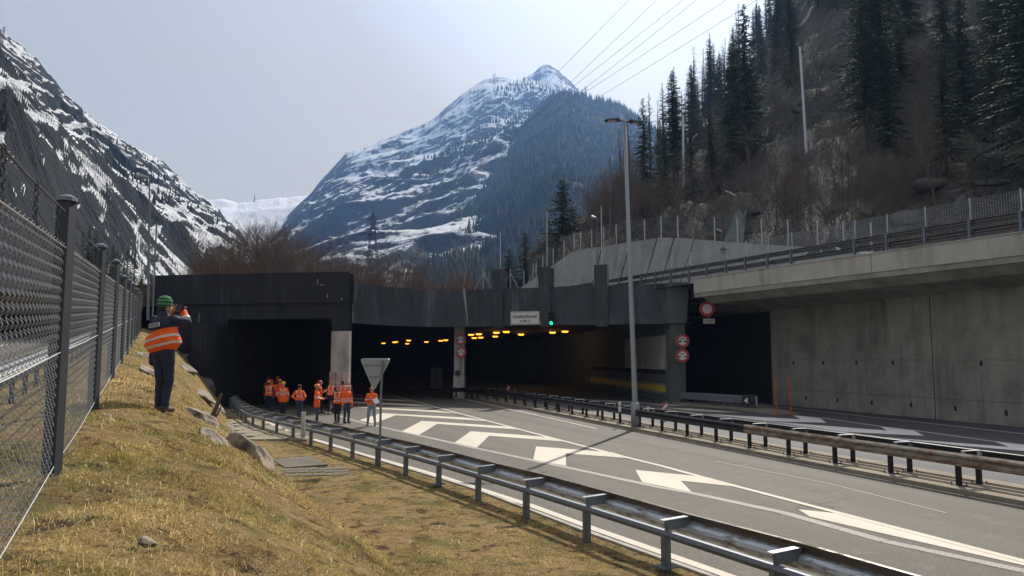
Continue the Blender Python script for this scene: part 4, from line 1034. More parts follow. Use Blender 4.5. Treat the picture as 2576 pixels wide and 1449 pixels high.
mb = MB(); mb.add([ME @ Vector(v) for v in ((.02, -.046, .53), (.27, -.046, .72), (.27, -.046, .34), (.02, -.043, .53), (.27, -.043, .72), (.27, -.043, .34))], [(0, 2, 1), (3, 4, 5), (0, 1, 4, 3), (1, 2, 5, 4), (2, 0, 3, 5)]); mb.build('arrow', m_white, t)
mb = MB(); mb.box(.78, -.05, .25, .86, .04, .81, ME); mb.build('edge', m_galv, t)
# ---- red sticks
for (x0, y0, x1, y1, lb) in ((1039, 1000, 1032, 772, 'left of two slim orange-red marker sticks on the hatched area'), (1130, 998, 1113, 762, 'right of two slim orange-red marker sticks, leaning slightly left')):
    p = G(*z4(x0, y0), .05); q_ = D(*z4(x1, y1), p.y); t = thing('marker_stick', lb, 'marker', p, group='orange-red marker sticks')
    mb = MB(); mb.tube([(0, 0, 0), Vector(q_ - p) * .5, q_ - p], [.045, .04, .04], 8); mb.build('stick', m_red_stick, t); mb = MB(); mb.tube([(0, 0, -.02), (0, 0, .07)], [.09, .06], 8); mb.build('foot', m_red_stick, t)
# ---- small red and white marker boards and white reflector posts behind the median rail
def stripes(name):
    m, nt, b, o = newmat(name); tcn = N(nt, 'ShaderNodeTexCoord'); sp = N(nt, 'ShaderNodeSeparateXYZ'); nt.links.new(tcn.outputs['Object'], sp.inputs[0])
    v = mth(nt, 'SUBTRACT', sp.outputs[2], sp.outputs[0]); v = mth(nt, 'FRACT', mth(nt, 'MULTIPLY', v, 3.2)); v = mth(nt, 'GREATER_THAN', v, .5)
    nt.links.new(mixc(nt, v, (.78, .76, .74), (.55, .03, .03)), b.inputs['Base Color']); b.inputs['Roughness'].default_value = .5; return m
m_stripe = stripes('red_white_stripes')
for px, y0, y1, lb in ((1673, 1016, 1037, 'small red and white striped marker board behind the median rail, right of the lamp post'), (1279, 970, 992, 'small red and white striped marker board far along the median rail')):
    d_ = 37.5 if px > 1500 else 62; p = D(px, y1, d_); hh = (y1 - y0) / F * d_; z0 = p.z; t = thing('marker_board', lb, 'marker', (p.x, p.y, 0), group='striped marker boards')
    mb = MB(); mb.box(-.11, -.02, z0 - .25, .11, .02, z0 + hh); mb.build('board', m_stripe, t); mb = MB(); mb.tube([(0, .03, 0), (0, .03, z0)], .03, 6); mb.build('post', m_galv_dark, t)
for px, y0, y1, lb in ((1559, 1012, 1030, 'short white reflector post on the median rail, left of the lamp post foot'), (1631, 1024, 1036, 'short white reflector post on the median rail, right of the lamp post foot')):
    d_ = 34; p = D(px, y1, d_); t = thing('reflector_post', lb, 'reflector', (p.x, p.y, p.z), group='white reflector posts on the median')
    mb = MB(); mb.box(-.06, -.03, -.1, .06, .03, (y1 - y0) / F * d_); mb.build('post', m_white, t); mb = MB(); mb.box(-.035, -.036, .12, .035, -.031, .2); mb.build('reflector', m_lamp, t)
# ---- lamp posts
p0 = G(1600, 1078); top = D(1571, 303, 33.2) + Vector((0, 0, 0)); p0.y = 33.2; p0.x = D(1600, 1076, 33.2).x
t = thing('street_lamp', 'tall pale lamp post with two flat dark heads rising from the median', 'street lamp', (p0.x, p0.y, 0))
v = top - Vector((p0.x, p0.y, 0)); mb = MB(); mb.tube([(0, 0, 0), v * .1, v * .5, v], [.125, .12, .10, .065], 14); mb.build('pole', m_lamp, t, smooth=True)
mb = MB(); mb.tube([(0, 0, 0), v * .075, v * .085], [.21, .20, .125], 14); mb.build('base', m_lamp, t, smooth=True)
for sgn, px, py in ((-1, 1519, 303), (1, 1620, 313)):
    q_ = D(px, py, 33.2) - Vector((p0.x, p0.y, 0)); dd = (q_ - v); a = v + Vector((0, 0, -.02)); up = Vector((0, 0, 1))
    w0, w1 = .10, .17; mb = MB(); e1 = a + dd * .22; e2 = a + dd
    vs = []
    for pt, w_, h_ in ((e1, .12, .07), (a + dd * .3, .18, .10), (a + dd * .85, .17, .06), (e2, .05, .02)):
        for yy_, zz in ((-w_, 0), (w_, 0), (w_ * .8, h_), (-w_ * .8, h_)): vs.append(pt + Vector((0, yy_, zz)))
    mb.add(vs, [(3, 2, 1, 0), (12, 13, 14, 15)] + [(i * 4 + k, i * 4 + (k + 1) % 4, i * 4 + 4 + (k + 1) % 4, i * 4 + 4 + k) for i in range(3) for k in range(4)])
    hd = mb.build('lamp_head', m_lamp_head, t)
    mb = MB(); mb.box(*(min((a + dd * .4).x, (a + dd * .8).x), -.11, (a + dd * .6).z - .012 - .015, max((a + dd * .4).x, (a + dd * .8).x), .11, (a + dd * .6).z - .0)); mb.build('glass', m_white_dim, hd)
    mb = MB(); mb.tube([a, a + dd * .25], .04, 8); mb.build('arm', m_lamp_head, t)
def simple_lamp(px, pyb, pyt, d, label, hl=1.0, r=.07, sgn=-1, name='street_lamp'):
    b = D(px, pyb, d); tp = D(px + (2 if pyb - pyt > 200 else 0), pyt, d); t = thing(name, label, 'street lamp', b)
    v = tp - b; mb = MB(); mb.tube([(0, 0, -1), v * .5, v], [r, r * .8, r * .55], 10); mb.build('pole', m_galv_dark, t)
    mb = MB(); mb.tube([v + Vector((0, 0, -.03)), v + Vector((sgn * .12 * hl, 0, .03)), v + Vector((sgn * .3 * hl, 0, .02)), v + Vector((sgn * .62 * hl, 0, .10)), v + Vector((sgn * .72 * hl, 0, .10))], [.04, .05, .13, .15, .05], 10); mb.build('lamp_head', m_lamp, t); return t
simple_lamp(374, 760, 447, 42, 'slender lamp post with a single round-edged head behind the end of the mesh fence', 1.0)
simple_lamp(1502, 730, 548, 66, 'small street lamp with a bowl head standing on the roof near the retaining wall', .8, .05)
b = D(386, 740, 44); t = thing('mast', 'thin bare mast standing just right of the fence-side lamp post', 'mast', b); mb = MB(); mb.tube([(0, 0, -2), (0, 0, D(386, 562, 44).z - b.z)], .045, 6); mb.build('shaft', m_galv_dark, t); mb = MB(); mb.box(-.15, -.08, 1.9, .2, .08, 2.3); mb.build('bracket', m_galv_dark, t)
# ---- give way sign seen from behind
p = G(955, 1181); t = thing('give_way_sign', 'grey back of a triangular sign on a thin post beside the left guardrail', 'sign', (p.x, p.y, 0))
tpz = D(960, 905, p.y).z; zt = D(943, 903, p.y).z; zb_ = D(940, 981, p.y).z
xl, xr, xb = D(906, 905, p.y).x - p.x, D(981, 905, p.y).x - p.x, D(940, 981, p.y).x - p.x
mb = MB(); mb.tube([(0, 0, 0), (D(958, 1000, p.y).x - p.x, 0, 2.0), (D(962, 910, p.y).x - p.x, 0, zt - .05)], .032, 10); mb.build('pole', m_galv_dark, t)
def rtri(xl, xr, xb, zt, zb_, r, y, n=6):
    C = [(xl + r * 1.6, zt - r), (xr - r * 1.6, zt - r), (xb, zb_ + r * 1.9)]; pts = []
    for (cx_, cz_), a0, a1 in ((C[0], 210, 90), (C[1], 90, -30), (C[2], -30, -150)):
        for k in range(n): an = R(a0 + (a1 - a0) * k / (n - 1)); pts.append((cx_ + r * math.cos(an), y, cz_ + r * math.sin(an)))
    return pts
A1 = rtri(xl, xr, xb, zt, zb_, .04, .05); A2 = [(a, .065, c) for a, b, c in A1]; n_ = len(A1)
mb = MB(); mb.add(A1 + A2, [tuple(range(n_)), tuple(range(2 * n_ - 1, n_ - 1, -1))] + [(i, i + n_, (i + 1) % n_ + n_, (i + 1) % n_) for i in range(n_)]); mb.build('panel', m_lamp, t)
mb = MB(); mb.tube(A1 + [A1[0]], .013, 5, False); mb.build('rim', m_galv, t)
for zz, x0, x1 in ((zt - .17, xl + .1, xr - .1), (zt - .50, xl + .27, xr - .22)): mb = MB(); mb.bar((x0, .035, zz), (x1, .035, zz), .03, .02); mb.build('stiffener', m_galv_dark, t)
# small beige marker post by the left rail
p = D(763, 1066, 26.5); t = thing('marker_post', 'short beige marker post standing at the left guardrail before the workers', 'marker', p)
mb = MB(); mb.box(-.065, -.03, -.5, .065, .03, .38); mb.build('post', m_conc_light, t); mb = MB(); mb.box(-.07, -.035, .38, .07, .035, .40); mb.build('cap', m_white, t)
# ================================================================== LEFT MESH FENCE
t = thing('chain_link_fence', 'tall chain-link fence with dark steel posts along the crest of the grassy bank', 'fence')
YD = [1.9 + 3.9 * i for i in range(12)]
sh_ = .067
def fp(y): return Vector((float(xf(y)), y, float(Hc(y))))
m_mesh = m_wire
HP = 2.08
for i, y in enumerate(YD):
    p = fp(y); mb = MB(); dz = (-.03, .04, 0, .05, -.06, 0, .03)[i % 7]
    mb.box(p.x - .05, p.y - .05, p.z - .25, p.x + .05, p.y + .05, p.z + HP + dz); po = mb.build('fence_post', m_postgrey, t)
    mb = MB(); mb.tube([(p.x, p.y, p.z + HP + dz), (p.x, p.y, p.z + HP + dz + .03), (p.x, p.y, p.z + HP + dz + .055)], [.075, .072, .02], 12); mb.build('post_cap', m_galv_dark, po)
# one bay of woven wire, reused for every bay (sheared to follow the slope)
u = Vector((-.476, 1, 0)); ul = u.length * 3.9
def bay(nx, nz, r, name):
    W_, H_ = 3.9, 1.72; V = []; Fq = []; k0 = 0
    for i in range(nx):
        for_ = []
        xs = np.arange(2 * nz + 1); sgn = 1
        xx = (i + .04 + .92 * ((xs + i) % 2)) * W_ / nx; off = np.where(xs % 2 == 0, .012, -.012)
        zz = xs / (2 * nz) * H_
        # wire lies along the fence line in local coordinates (t along depth)
        P = np.stack([-.476 * xx + off, xx + off * .476, zz + sh_ * xx + .06], 1)
        for a in range(3):
            an = 2 * math.pi * a / 3
            V.append(P + np.array([math.cos(an) * r, math.sin(an) * r * .5, math.sin(an) * r * .7]))
        n = len(xs); base = k0
        for a in range(3):
            b = (a + 1) % 3; i0 = np.arange(n - 1)
            Fq.append(np.stack([base + a * n + i0, base + b * n + i0, base + b * n + i0 + 1, base + a * n + i0 + 1], 1))
        k0 += 3 * n
    o = npmesh(name, np.concatenate(V), np.concatenate(Fq), m_mesh, t, smooth=True)
    return o
b1 = bay(58, 24, .0026, 'mesh_panel'); b2 = None
for i, y in enumerate(YD[:-1]):
    if i == 0: o = b1
    elif i < 4: o = b1.copy(); COL.objects.link(o); o.parent = t
    elif b2 is None: b2 = o = bay(44, 18, .0032, 'mesh_panel')
    else: o = b2.copy(); COL.objects.link(o); o.parent = t
    p = fp(y); o.location = p
    b0 = bay
    q = fp(y + 3.9)
    mb = MB()
    for z, sag in ((1.75, 0), (.95, 0.01), (.10, .03)):
        mb.tube([p + Vector((0.02, 0, z)), p.lerp(q, .5) + Vector((0.02, 0, z - sag)), q + Vector((.02, 0, z))], .0035 if z < 1.7 else .005, 4)
    mb.build('tension_wire', m_mesh, t)
    mb = MB(); mb.tube([p + Vector((0, 0, 2.03)), p.lerp(q, .5) + Vector((0, 0, 2.0)), q + Vector((0, 0, 2.03))], .007, 5); mb.build('top_wire', m_wire_dark, t)
    for f in (.12, .37, .62, .88):
        c_ = p.lerp(q, f); mb = MB()
        for k in range(6):
            z = 2.0 - k * .045; s = .016
            if k % 2: mb.tube([c_ + Vector((s, 0, z)), c_ + Vector((0, 0, z - .03)), c_ + Vector((-s, 0, z)), c_ + Vector((0, 0, z + .03)), c_ + Vector((s, 0, z))], .005, 4, False)
            else: mb.tube([c_ + Vector((0, s, z)), c_ + Vector((0, 0, z - .03)), c_ + Vector((0, -s, z)), c_ + Vector((0, 0, z + .03)), c_ + Vector((0, s, z))], .005, 4, False)
        mb.build('hanger_chain', m_wire_dark, t)
y0 = 1.9 - 3.9; p = fp(y0); q = fp(1.9)
o = b1.copy(); COL.objects.link(o); o.parent = t; o.location = p
mb = MB()
for z in (2.03, 1.75, .95, .1): mb.tube([p + Vector((0, 0, z)), q + Vector((0, 0, z))], .005, 4)
mb.build('tension_wire', m_mesh, t)
# ================================================================== MOUNTAINS
SHEETS = {}
def sheet(name, mat, sil, Rf, near, p=1.0, cols=300, rows=130, amp=.05, fscale=.01, px0=None, px1=None, stretch=None, back=.6, sil_noise=4.0, ridged=True, seed=0.0, attr=True, label_kind='structure', nearfade=.15, key=None, rel2=.2):
    """a real slope: from its foot (depth, height) up to its crest at depth R; crest height read from the silhouette"""
    sx = [s[0] for s in sil]; sy = [s[1] for s in sil]; px0 = px0 if px0 is not None else sx[0]; px1 = px1 if px1 is not None else sx[-1]
    PX = np.linspace(px0, px1, cols); PY = np.interp(PX, sx, sy)
    Rr = np.array([Rf(x) for x in PX]); nr = np.array([near(x)[0] for x in PX]); nzz = np.array([near(x)[1] for x in PX])
    b = (724.5 - PY) / F; yy = CT - ST * b; zz = ST + CT * b; aa = (PX - 1288) / F
    slope_x = aa / yy; Zt = CZ + zz / yy * Rr
    kw = max(3, int(cols * .14)) | 1; ker = np.hanning(kw + 2)[1:-1]; ker /= ker.sum(); Zs = np.convolve(np.pad(Zt, kw // 2, mode='edge'), ker, 'valid')
    jag = 1.5 * fbm(np.stack([PX * .03 + seed, 0 * PX, 0 * PX], 1), 5) * sil_noise / F * Rr; Zt = Zt + jag
    tt = np.linspace(0, 1, rows); tb = np.linspace(0, 1, 12)[1:]
    V = np.zeros((rows + len(tb), cols, 3))
    for i, t in enumerate(tt):
        d = nr + (Rr - nr) * t; V[i, :, 0] = slope_x * d; V[i, :, 1] = d; zt = Zs + (Zt - Zs) * t ** 4; V[i, :, 2] = nzz + (zt - nzz) * t ** p
    for i, t in enumerate(tb):
        d = Rr * (1 + back * t); V[rows + i, :, 0] = slope_x * d; V[rows + i, :, 1] = d; V[rows + i, :, 2] = Zt * (1 - t ** 1.3) - 5 * t
    P = V.reshape(-1, 3).copy(); Q = P * fscale + seed
    if stretch is not None: Q = (P @ np.array(stretch).T) * fscale + seed
    n = fbm(Q, 5, ridged, .48); size = (Rr.mean() - nr.mean()) * amp
    w = np.concatenate([np.clip(tt / nearfade, 0, 1) * (1 - .72 * tt ** 3), np.ones(len(tb)) * .28]); w = np.repeat(w, cols)
    n2 = fbm(Q * 5.3 + 9, 4, True)
    Pd = P.copy(); Pd[:, 2] += w * size * (.85 * n + rel2 * n2); Pd[:, 1] += w * size * .5 * fbm(Q * 1.7 + 33, 4)
    o = npmesh(name, Pd, grid_faces(rows + len(tb), cols), mat, smooth=True)
    tag(o, kind=label_kind)
    ca = o.data.attributes.new('tc', 'FLOAT_VECTOR', 'POINT'); ca.data.foreach_set('vector', Q.astype(np.float32).ravel())
    nn = np.empty(len(o.data.polygons) * 3, np.float32); o.data.polygons.foreach_get('normal', nn); print('NZ', name, key, nn.reshape(-1, 3)[:, 2].mean(), nn.reshape(-1, 3)[:, 2].std())
    SHEETS[key or name] = (PX, Pd.reshape(rows + len(tb), cols, 3), rows)
    return o
def on_sheet(name, px, t):
    PX, V, rows = SHEETS[name]; j = int(np.argmin(np.abs(PX - px))); i = int(t * (rows - 1)); return Vector(V[i, j])
def rot_stretch(e, k):
    """matrix that compresses space along unit vector e by k, so that pattern is drawn out along e"""
    e = np.array(e, float); e /= np.linalg.norm(e); return np.eye(3) - (1 - k) * np.outer(e, e)
def mountain_mat(name, snow, rock, thr, wid, forest=None, fthr=None, nscale=1.0, zmix=.25, zlo=.55, zhi=.9, rock2=None, alt=None):
    m, nt, b, o = newmat(name)
    at = N(nt, 'ShaderNodeAttribute', attribute_name='tc'); v = at.outputs['Vector']
    n1 = noise(nt, 2.2 * nscale, 8, .68, v); n2 = noise(nt, 9 * nscale, 6, .7, v); n0 = noise(nt, .7 * nscale, 3, .5, v); n3 = noise(nt, 34 * nscale, 4, .7, v)
    g = N(nt, 'ShaderNodeNewGeometry'); sp = N(nt, 'ShaderNodeSeparateXYZ'); nt.links.new(g.outputs['Normal'], sp.inputs[0])
    s = mth(nt, 'ADD', mth(nt, 'MULTIPLY', n1, .32), mth(nt, 'MULTIPLY', n2, .34)); s = mth(nt, 'ADD', s, mth(nt, 'MULTIPLY', n0, .22)); s = mth(nt, 'ADD', s, mth(nt, 'MULTIPLY', n3, .14))
    s = mth(nt, 'ADD', s, ramp(nt, sp.outputs[2], zlo, zhi, -zmix / 2, zmix / 2))
    if alt:
        tcz = N(nt, 'ShaderNodeTexCoord'); spz = N(nt, 'ShaderNodeSeparateXYZ'); nt.links.new(tcz.outputs['Object'], spz.inputs[0]); s = mth(nt, 'ADD', s, ramp(nt, spz.outputs[2], alt[0], alt[1], -alt[2], alt[2]))
    k = ramp(nt, s, thr - wid, thr + wid)
    rc = mixc(nt, ramp(nt, n2, .3, .7), rock, rock2 or tuple(x * 1.9 for x in rock))
    col = mixc(nt, k, rc, snow)
    nt.links.new(col, b.inputs['Base Color']); b.inputs['Roughness'].default_value = .9
    bump(nt, b, mth(nt, 'ADD', n2, mth(nt, 'MULTIPLY', n3, .5)), 6.0, .8)
    return m
SNOW = (.78, .80, .84)
mm1 = mountain_mat('snowy_rock_left', SNOW, (.014, .015, .018), .505, .016, zmix=.20, zlo=.52, zhi=.90, nscale=1.5)
mm3 = mountain_mat('snowy_rock_centre', (.74, .78, .84), (.014, .019, .030), .478, .024, zmix=.16, nscale=3.3, zlo=.66, zhi=.98, alt=(150, 720, .05))
mms = mountain_mat('snowy_saddle', (.82, .82, .84), (.05, .055, .065), .455, .03, zmix=.2, nscale=2.2)
mmf = mountain_mat('dark_forest_slope', (.5, .55, .62), (.014, .020, .020), .70, .02, zmix=.05, nscale=1.6)
lf = mountain_mat('forest_foot', (.5, .5, .5), (.02, .024, .02), .95, .02)
S1 = [(-420, -330), (-200, -120), (0, 95), (40, 125), (110, 180), (160, 240), (215, 300), (290, 350), (345, 393), (400, 412), (440, 452), (480, 490), (540, 532), (590, 582), (622, 625), (655, 690), (690, 760)]
sheet('mountain', mm1, S1, lambda x: 520 + .55 * max(x, -300), lambda x: (75 + max(0, x) * .25, 8 + max(0, x) * .01), p=1.12, cols=520, rows=330, amp=.062, fscale=.010, stretch=rot_stretch((.62, .3, -.62), .6), seed=1.0, key='m1')
S2 = [(420, 500), (520, 506), (560, 507), (600, 512), (640, 508), (690, 503), (730, 497), (780, 489), (900, 480)]
sheet('mountain', mms, S2, lambda x: 2150, lambda x: (1100, 90), p=1.0, cols=160, rows=70, amp=.03, fscale=.004, seed=4.0, back=.2)
S3 = [(660, 640), (700, 588), (740, 545), (790, 490), (830, 442), (872, 402), (912, 390), (950, 376), (1010, 350), (1080, 320), (1130, 285), (1165, 255), (1190, 238), (1222, 211), (1250, 208), (1290, 211), (1340, 214), (1400, 238), (1470, 258), (1560, 310), (1700, 420)]
sheet('mountain', mm3, S3, lambda x: 1900 + .25 * (x - 700), lambda x: (420, 18), p=1.25, cols=520, rows=330, amp=.055, fscale=.0034, stretch=rot_stretch((.6, .25, .6), .5), seed=7.0, nearfade=.3, key='m3', back=.25)
S3b = [(1240, 300), (1300, 222), (1322, 196), (1345, 184), (1364, 169), (1380, 163), (1398, 171), (1420, 188), (1445, 214), (1480, 245), (1520, 280), (1600, 330)]
sheet('mountain', mountain_mat('snow_peak', SNOW, (.03, .035, .045), .37, .04, zmix=.3, zlo=.6, zhi=.93), S3b, lambda x: 2250, lambda x: (1750, 420), p=1.0, cols=150, rows=90, amp=.05, fscale=.005, seed=11.0, back=.15)
S4 = [(1035, 705), (1062, 640), (1090, 600), (1130, 555), (1185, 478), (1240, 415), (1290, 350), (1345, 285), (1392, 243), (1420, 238), (1470, 250), (1540, 270), (1600, 298), (1650, 335), (1760, 420), (1900, 560)]
sheet('forest_slope', mmf, S4, lambda x: 1150 + .4 * (x - 1040), lambda x: (260, 12), p=1.35, cols=260, rows=140, amp=.028, fscale=.008, seed=15.0, nearfade=.3)
# valley bottom between the portal and the mountains
mb = MB()
tag(npmesh('valley_floor', np.array([(-230 + 16 * j, 70 + 22 * i, 7.2 + .020 * 22 * i + .8 * math.sin(i * .9 + j)) for i in range(24) for j in range(30)], float), grid_faces(24, 30), eg, smooth=True), kind='structure')
# distant treetops along crests and scattered on the slopes: they read as one wood
def cone_wood(name, spots, mat, hrange, seed):
    rng = np.random.default_rng(seed); V = []; Fq = []; n = 0
    for (p) in spots:
        h = rng.uniform(*hrange); r = h * rng.uniform(.14, .2); k = 5; a0 = rng.random() * 6
        for z0, z1, rr in ((.05, .6, 1.0), (.35, 1.0, .65)):
            for a in range(k): V.append((p.x + r * rr * math.cos(a0 + a * 6.283 / k), p.y + r * rr * math.sin(a0 + a * 6.283 / k), p.z + h * z0 - 1))
            V.append((p.x + rng.normal(0, .02) * h, p.y, p.z + h * z1))
            for a in range(k): Fq.append((n + a, n + (a + 1) % k, n + k))
            n += k + 1
    o = npmesh(name, np.array(V), np.array(Fq), mat); return tag(o, kind='stuff')
m_farwood = plain('far_wood', (.016, .022, .020), .95, var=.3, vscale=.05)
m_farwood2 = plain('left_wood', (.018, .022, .018), .95, var=.3, vscale=.05)
rng = np.random.default_rng(12)
sp = [on_sheet('forest_slope', rng.uniform(1040, 1700), 1 - abs(rng.normal(0, .03))) for i in range(900)] + [on_sheet('forest_slope', rng.uniform(1040, 1850), rng.uniform(.05, .97)) for i in range(7000)]
cone_wood('distant_forest', sp, m_farwood, (9, 17), 1)
def sel(name, px0, px1, fn, n, seed):
    rng = np.random.default_rng(seed); o = []
    while len(o) < n:
        x = rng.uniform(px0, px1); t = rng.uniform(.02, 1)
        if fn(x, t, rng): o.append(on_sheet(name, x, t))
    return o

# single trees that stand out on the left mountain, seen from afar
def m1wood(x, t, rng):
    return t > .3 and rng.random() < (.3 if x < 330 else .5) and abs(t - .45) < .2 or rng.random() < .05 and t > .3
cone_wood('mountainside_trees', sel('m1', 150, 640, m1wood, 230, 5), m_farwood2, (3, 6.5), 2)
cone_wood('mountain_trees', sel('m3', 1000, 1480, lambda x, t, r: (t > .45 and abs((x - 1000) / 480 - t) < .35 and r.random() < .5), 1300, 6), m_farwood, (9, 16), 3)
# ================================================================== RIGHT HILLSIDE
mh, nt_, b_, o_ = newmat('hillside_ground')
v1 = noise(nt_, .12, 6, .65); v2 = noise(nt_, .9, 6, .7)
col = mixc(nt_, ramp(nt_, v1, .35, .65), (.07, .068, .062), (.15, .14, .12)); col = mixc(nt_, ramp(nt_, v2, .45, .7, 0, .6), col, (.02, .018, .014))
nt_.links.new(col, b_.inputs['Base Color']); b_.inputs['Roughness'].default_value = .95; bump(nt_, b_, v2, .5)
SH = [(1330, 728), (1400, 690), (1480, 610), (1540, 545), (1590, 480), (1625, 450), (1680, 420), (1740, 365), (1800, 295), (1860, 210), (1920, 115), (2000, -110), (2150, -260), (2400, -330), (2800, -360), (3100, -330)]
wl = [(p.x / p.y, p) for p in RT]
def hnear(px):
    k = (px - 1288) / F / ray(px, 905)[1]
    for i in range(len(RT) - 1):
        a, b = RT[i], RT[i + 1]; fa, fb = a.x - k * a.y, b.x - k * b.y
        if fa * fb <= 0: p = a.lerp(b, fa / (fa - fb)); return (p.y + .7, p.z - .15)
    p = RT[0] if px < 1500 else RT[-1]; return (p.y + .7, p.z - .3)
def hR(px): return float(np.interp(px, [1330, 1500, 1700, 1900, 2200, 2600, 3100], [115, 130, 165, 205, 185, 150, 120]))
sheet('hillside', mh, SH, hR, hnear, p=1.15, cols=220, rows=120, amp=.05, fscale=.05, seed=21.0, back=.8, nearfade=.12)
# ------------------------------------------------------------------ trees
m_needle, nt_, b_, o_ = newmat('spruce_needles')
nt_.links.new(mixc(nt_, noise(nt_, 1.3, 4, .6), (.055, .085, .06), (.11, .14, .085)), b_.inputs['Base Color']); b_.inputs['Roughness'].default_value = .8
m_trunk = plain('spruce_trunk', (.075, .06, .048), .95, var=.35, vscale=4)
m_twig = plain('bare_twigs', (.15, .115, .10), .95, var=.3, vscale=2)
m_twig_l = plain('pale_birch_twigs', (.34, .31, .27), .9, var=.3, vscale=2)
def conifer(seed, h, dens=1.0, droop=.35, base=.08, width=.2, sparse=0.0):
    rng = np.random.default_rng(seed); V = []; Fq = []; n = 0
    nb = int(h * 26 * dens)
    for i in range(nb):
        f = base + (1 - base) * (i + rng.random()) / nb; z = f * h
        if rng.random() < sparse: continue
        Lb = h * width * (1 - f) ** .75 * rng.uniform(.55, 1.15) + .15; a = rng.random() * 2 * np.pi
        ca, sa = math.cos(a), math.sin(a); dr = -droop * rng.uniform(.5, 1.5) + .5 * f
        ns = max(3, int(Lb * 3.2))
        for k in range(ns):
            s0 = k / ns; s1 = s0 + 1.25 / ns
            w = (.10 + .30 * Lb / 2.5 * (1 - s0)) * rng.uniform(.7, 1.3)
            c0 = np.array([ca * Lb * s0, sa * Lb * s0, z + dr * Lb * s0 ** 1.3]); c1 = np.array([ca * Lb * s1, sa * Lb * s1, z + dr * Lb * s1 ** 1.3 - .08])
            j = rng.normal(0, .06, 3)
            for sg in (-1, 1):
                sd = np.array([-sa * sg, ca * sg, -.35]) * w
                V += [c0, c0 * .35 + c1 * .65 + sd + j, c1]; Fq.append((n, n + 1, n + 2)); n += 3
    me = bpy.data.meshes.new('crown'); V = np.array(V, np.float32); Fq = np.array(Fq)
    me.vertices.add(len(V)); me.vertices.foreach_set('co', V.ravel()); me.loops.add(Fq.size); me.loops.foreach_set('vertex_index', Fq.astype(np.int32).ravel())
    me.polygons.add(len(Fq)); me.polygons.foreach_set('loop_start', np.arange(0, Fq.size, 3, dtype=np.int32)); me.update(calc_edges=True); me.materials.append(m_needle)
    mb = MB(); mb.tube([(0, 0, -1.0), (0, 0, h * .5), (rng.normal(0, .01) * h, 0, h * .985)], [h * .014, h * .009, .015], 7)
    tm = bpy.data.meshes.new('trunk'); tm.from_pydata(mb.v, [], mb.f); tm.update(); tm.materials.append(m_trunk)
    return me, tm
def larch(seed, h, mat):
    """leafless larch: straight trunk with fine level branches"""
    rng = random.Random(seed); mb = MB(); tr = MB()
    lean = rng.uniform(-.03, .03) * h
    top = Vector((lean + rng.uniform(-.02, .05) * h, 0, h)); tr.tube([(0, 0, -1), (lean * .5, 0, h * .5), top], [h * .013, h * .009, .02], 6)
    for i in range(int(h * 5)):
        f = .15 + .83 * rng.random(); z = f * h; Lb = h * .17 * (1 - f) ** .6 * rng.uniform(.5, 1.2) + .2; a = rng.random() * 6.283
        c0 = Vector((lean * f, 0, z)); d = Vector((math.cos(a), math.sin(a), 0)); p1 = c0 + d * Lb * .5 + Vector((0, 0, -.10 * Lb)); p2 = c0 + d * Lb + Vector((0, 0, .02 * Lb))
        mb.tube([c0, p1, p2], [.035, .022, .010], 3, False)
        for k in range(int(Lb * 3.2)):
            q = c0.lerp(p1, rng.random()) if rng.random() < .5 else p1.lerp(p2, rng.random()); e = q + Vector((rng.gauss(0, .28), rng.gauss(0, .28), rng.gauss(-.14, .22)))
            mb.tube([q, e], [.014, .006], 3, False)
    r = []
    for b, nm in ((mb, 'branches'), (tr, 'trunk')):
        me = bpy.data.meshes.new(nm); me.from_pydata(b.v, [], b.f); me.update(); me.materials.append(mat); r.append(me)
    return r
def bare(seed, h, stems, mat, spread=.25, depth=4, thick=.012):
    """leafless broadleaf tree or shrub"""
    rng = random.Random(seed); br = MB(); tr = MB()
    def grow(p, d, l, r, lev, out_):
        q = p; pts = [p]; rs = [r]
        for k in range(3):
            d = (d + Vector((rng.gauss(0, .10), rng.gauss(0, .10), rng.gauss(.05, .05)))).normalized(); q = q + d * l / 3; pts.append(q); rs.append(r * (1 - .22 * (k + 1)))
        out_.tube(pts, rs, 5 if lev == 0 else 3, False)
        if lev >= depth: return
        for k in range(rng.randint(3, 5) if lev else rng.randint(5, 8)):
            f = rng.uniform(.25, 1); i = min(2, int(f * 3)); s = pts[i].lerp(pts[i + 1], f * 3 - i)
            a = rng.random() * 6.283; side = Vector((math.cos(a), math.sin(a), .3)); nd = (d * rng.uniform(.5, 1.1) + side * rng.uniform(.35, .8)).normalized()
            grow(s, nd, l * rng.uniform(.38, .62), r * .45, lev + 1, br)
    for s in range(stems):
        a = rng.random() * 6.283; d = Vector((math.cos(a) * spread, math.sin(a) * spread, 1)).normalized()
        grow(Vector((math.cos(a) * .2 * (stems > 1), math.sin(a) * .2 * (stems > 1), -.5)), d, h * rng.uniform(.6, .8), h * thick * rng.uniform(.7, 1.1), 0, tr)
    r = []
    for b, nm in ((br, 'branches'), (tr, 'trunk')):
        me = bpy.data.meshes.new(nm); me.from_pydata(b.v, [], b.f); me.update(); me.materials.append(mat); r.append(me)
    return r
CON = [conifer(i, h, d, width=w, base=b) for i, (h, d, w, b) in enumerate([(18, .9, .19, .10), (22, .8, .17, .12), (15, 1.0, .20, .05), (20, .7, .22, .15)])]
THIN = [conifer(20 + i, h, .45, width=.13, base=.12, droop=.25, sparse=.25) for i, h in enumerate((20, 24))]
LAR = [larch(30 + i, h, m_twig) for i, h in enumerate((20, 24, 17))]
BARE = [bare(40 + i, h, s, m_twig, sp_) for i, (h, s, sp_) in enumerate([(7, 3, .22), (8.5, 2, .15), (6, 5, .35), (9.5, 1, .05)])]
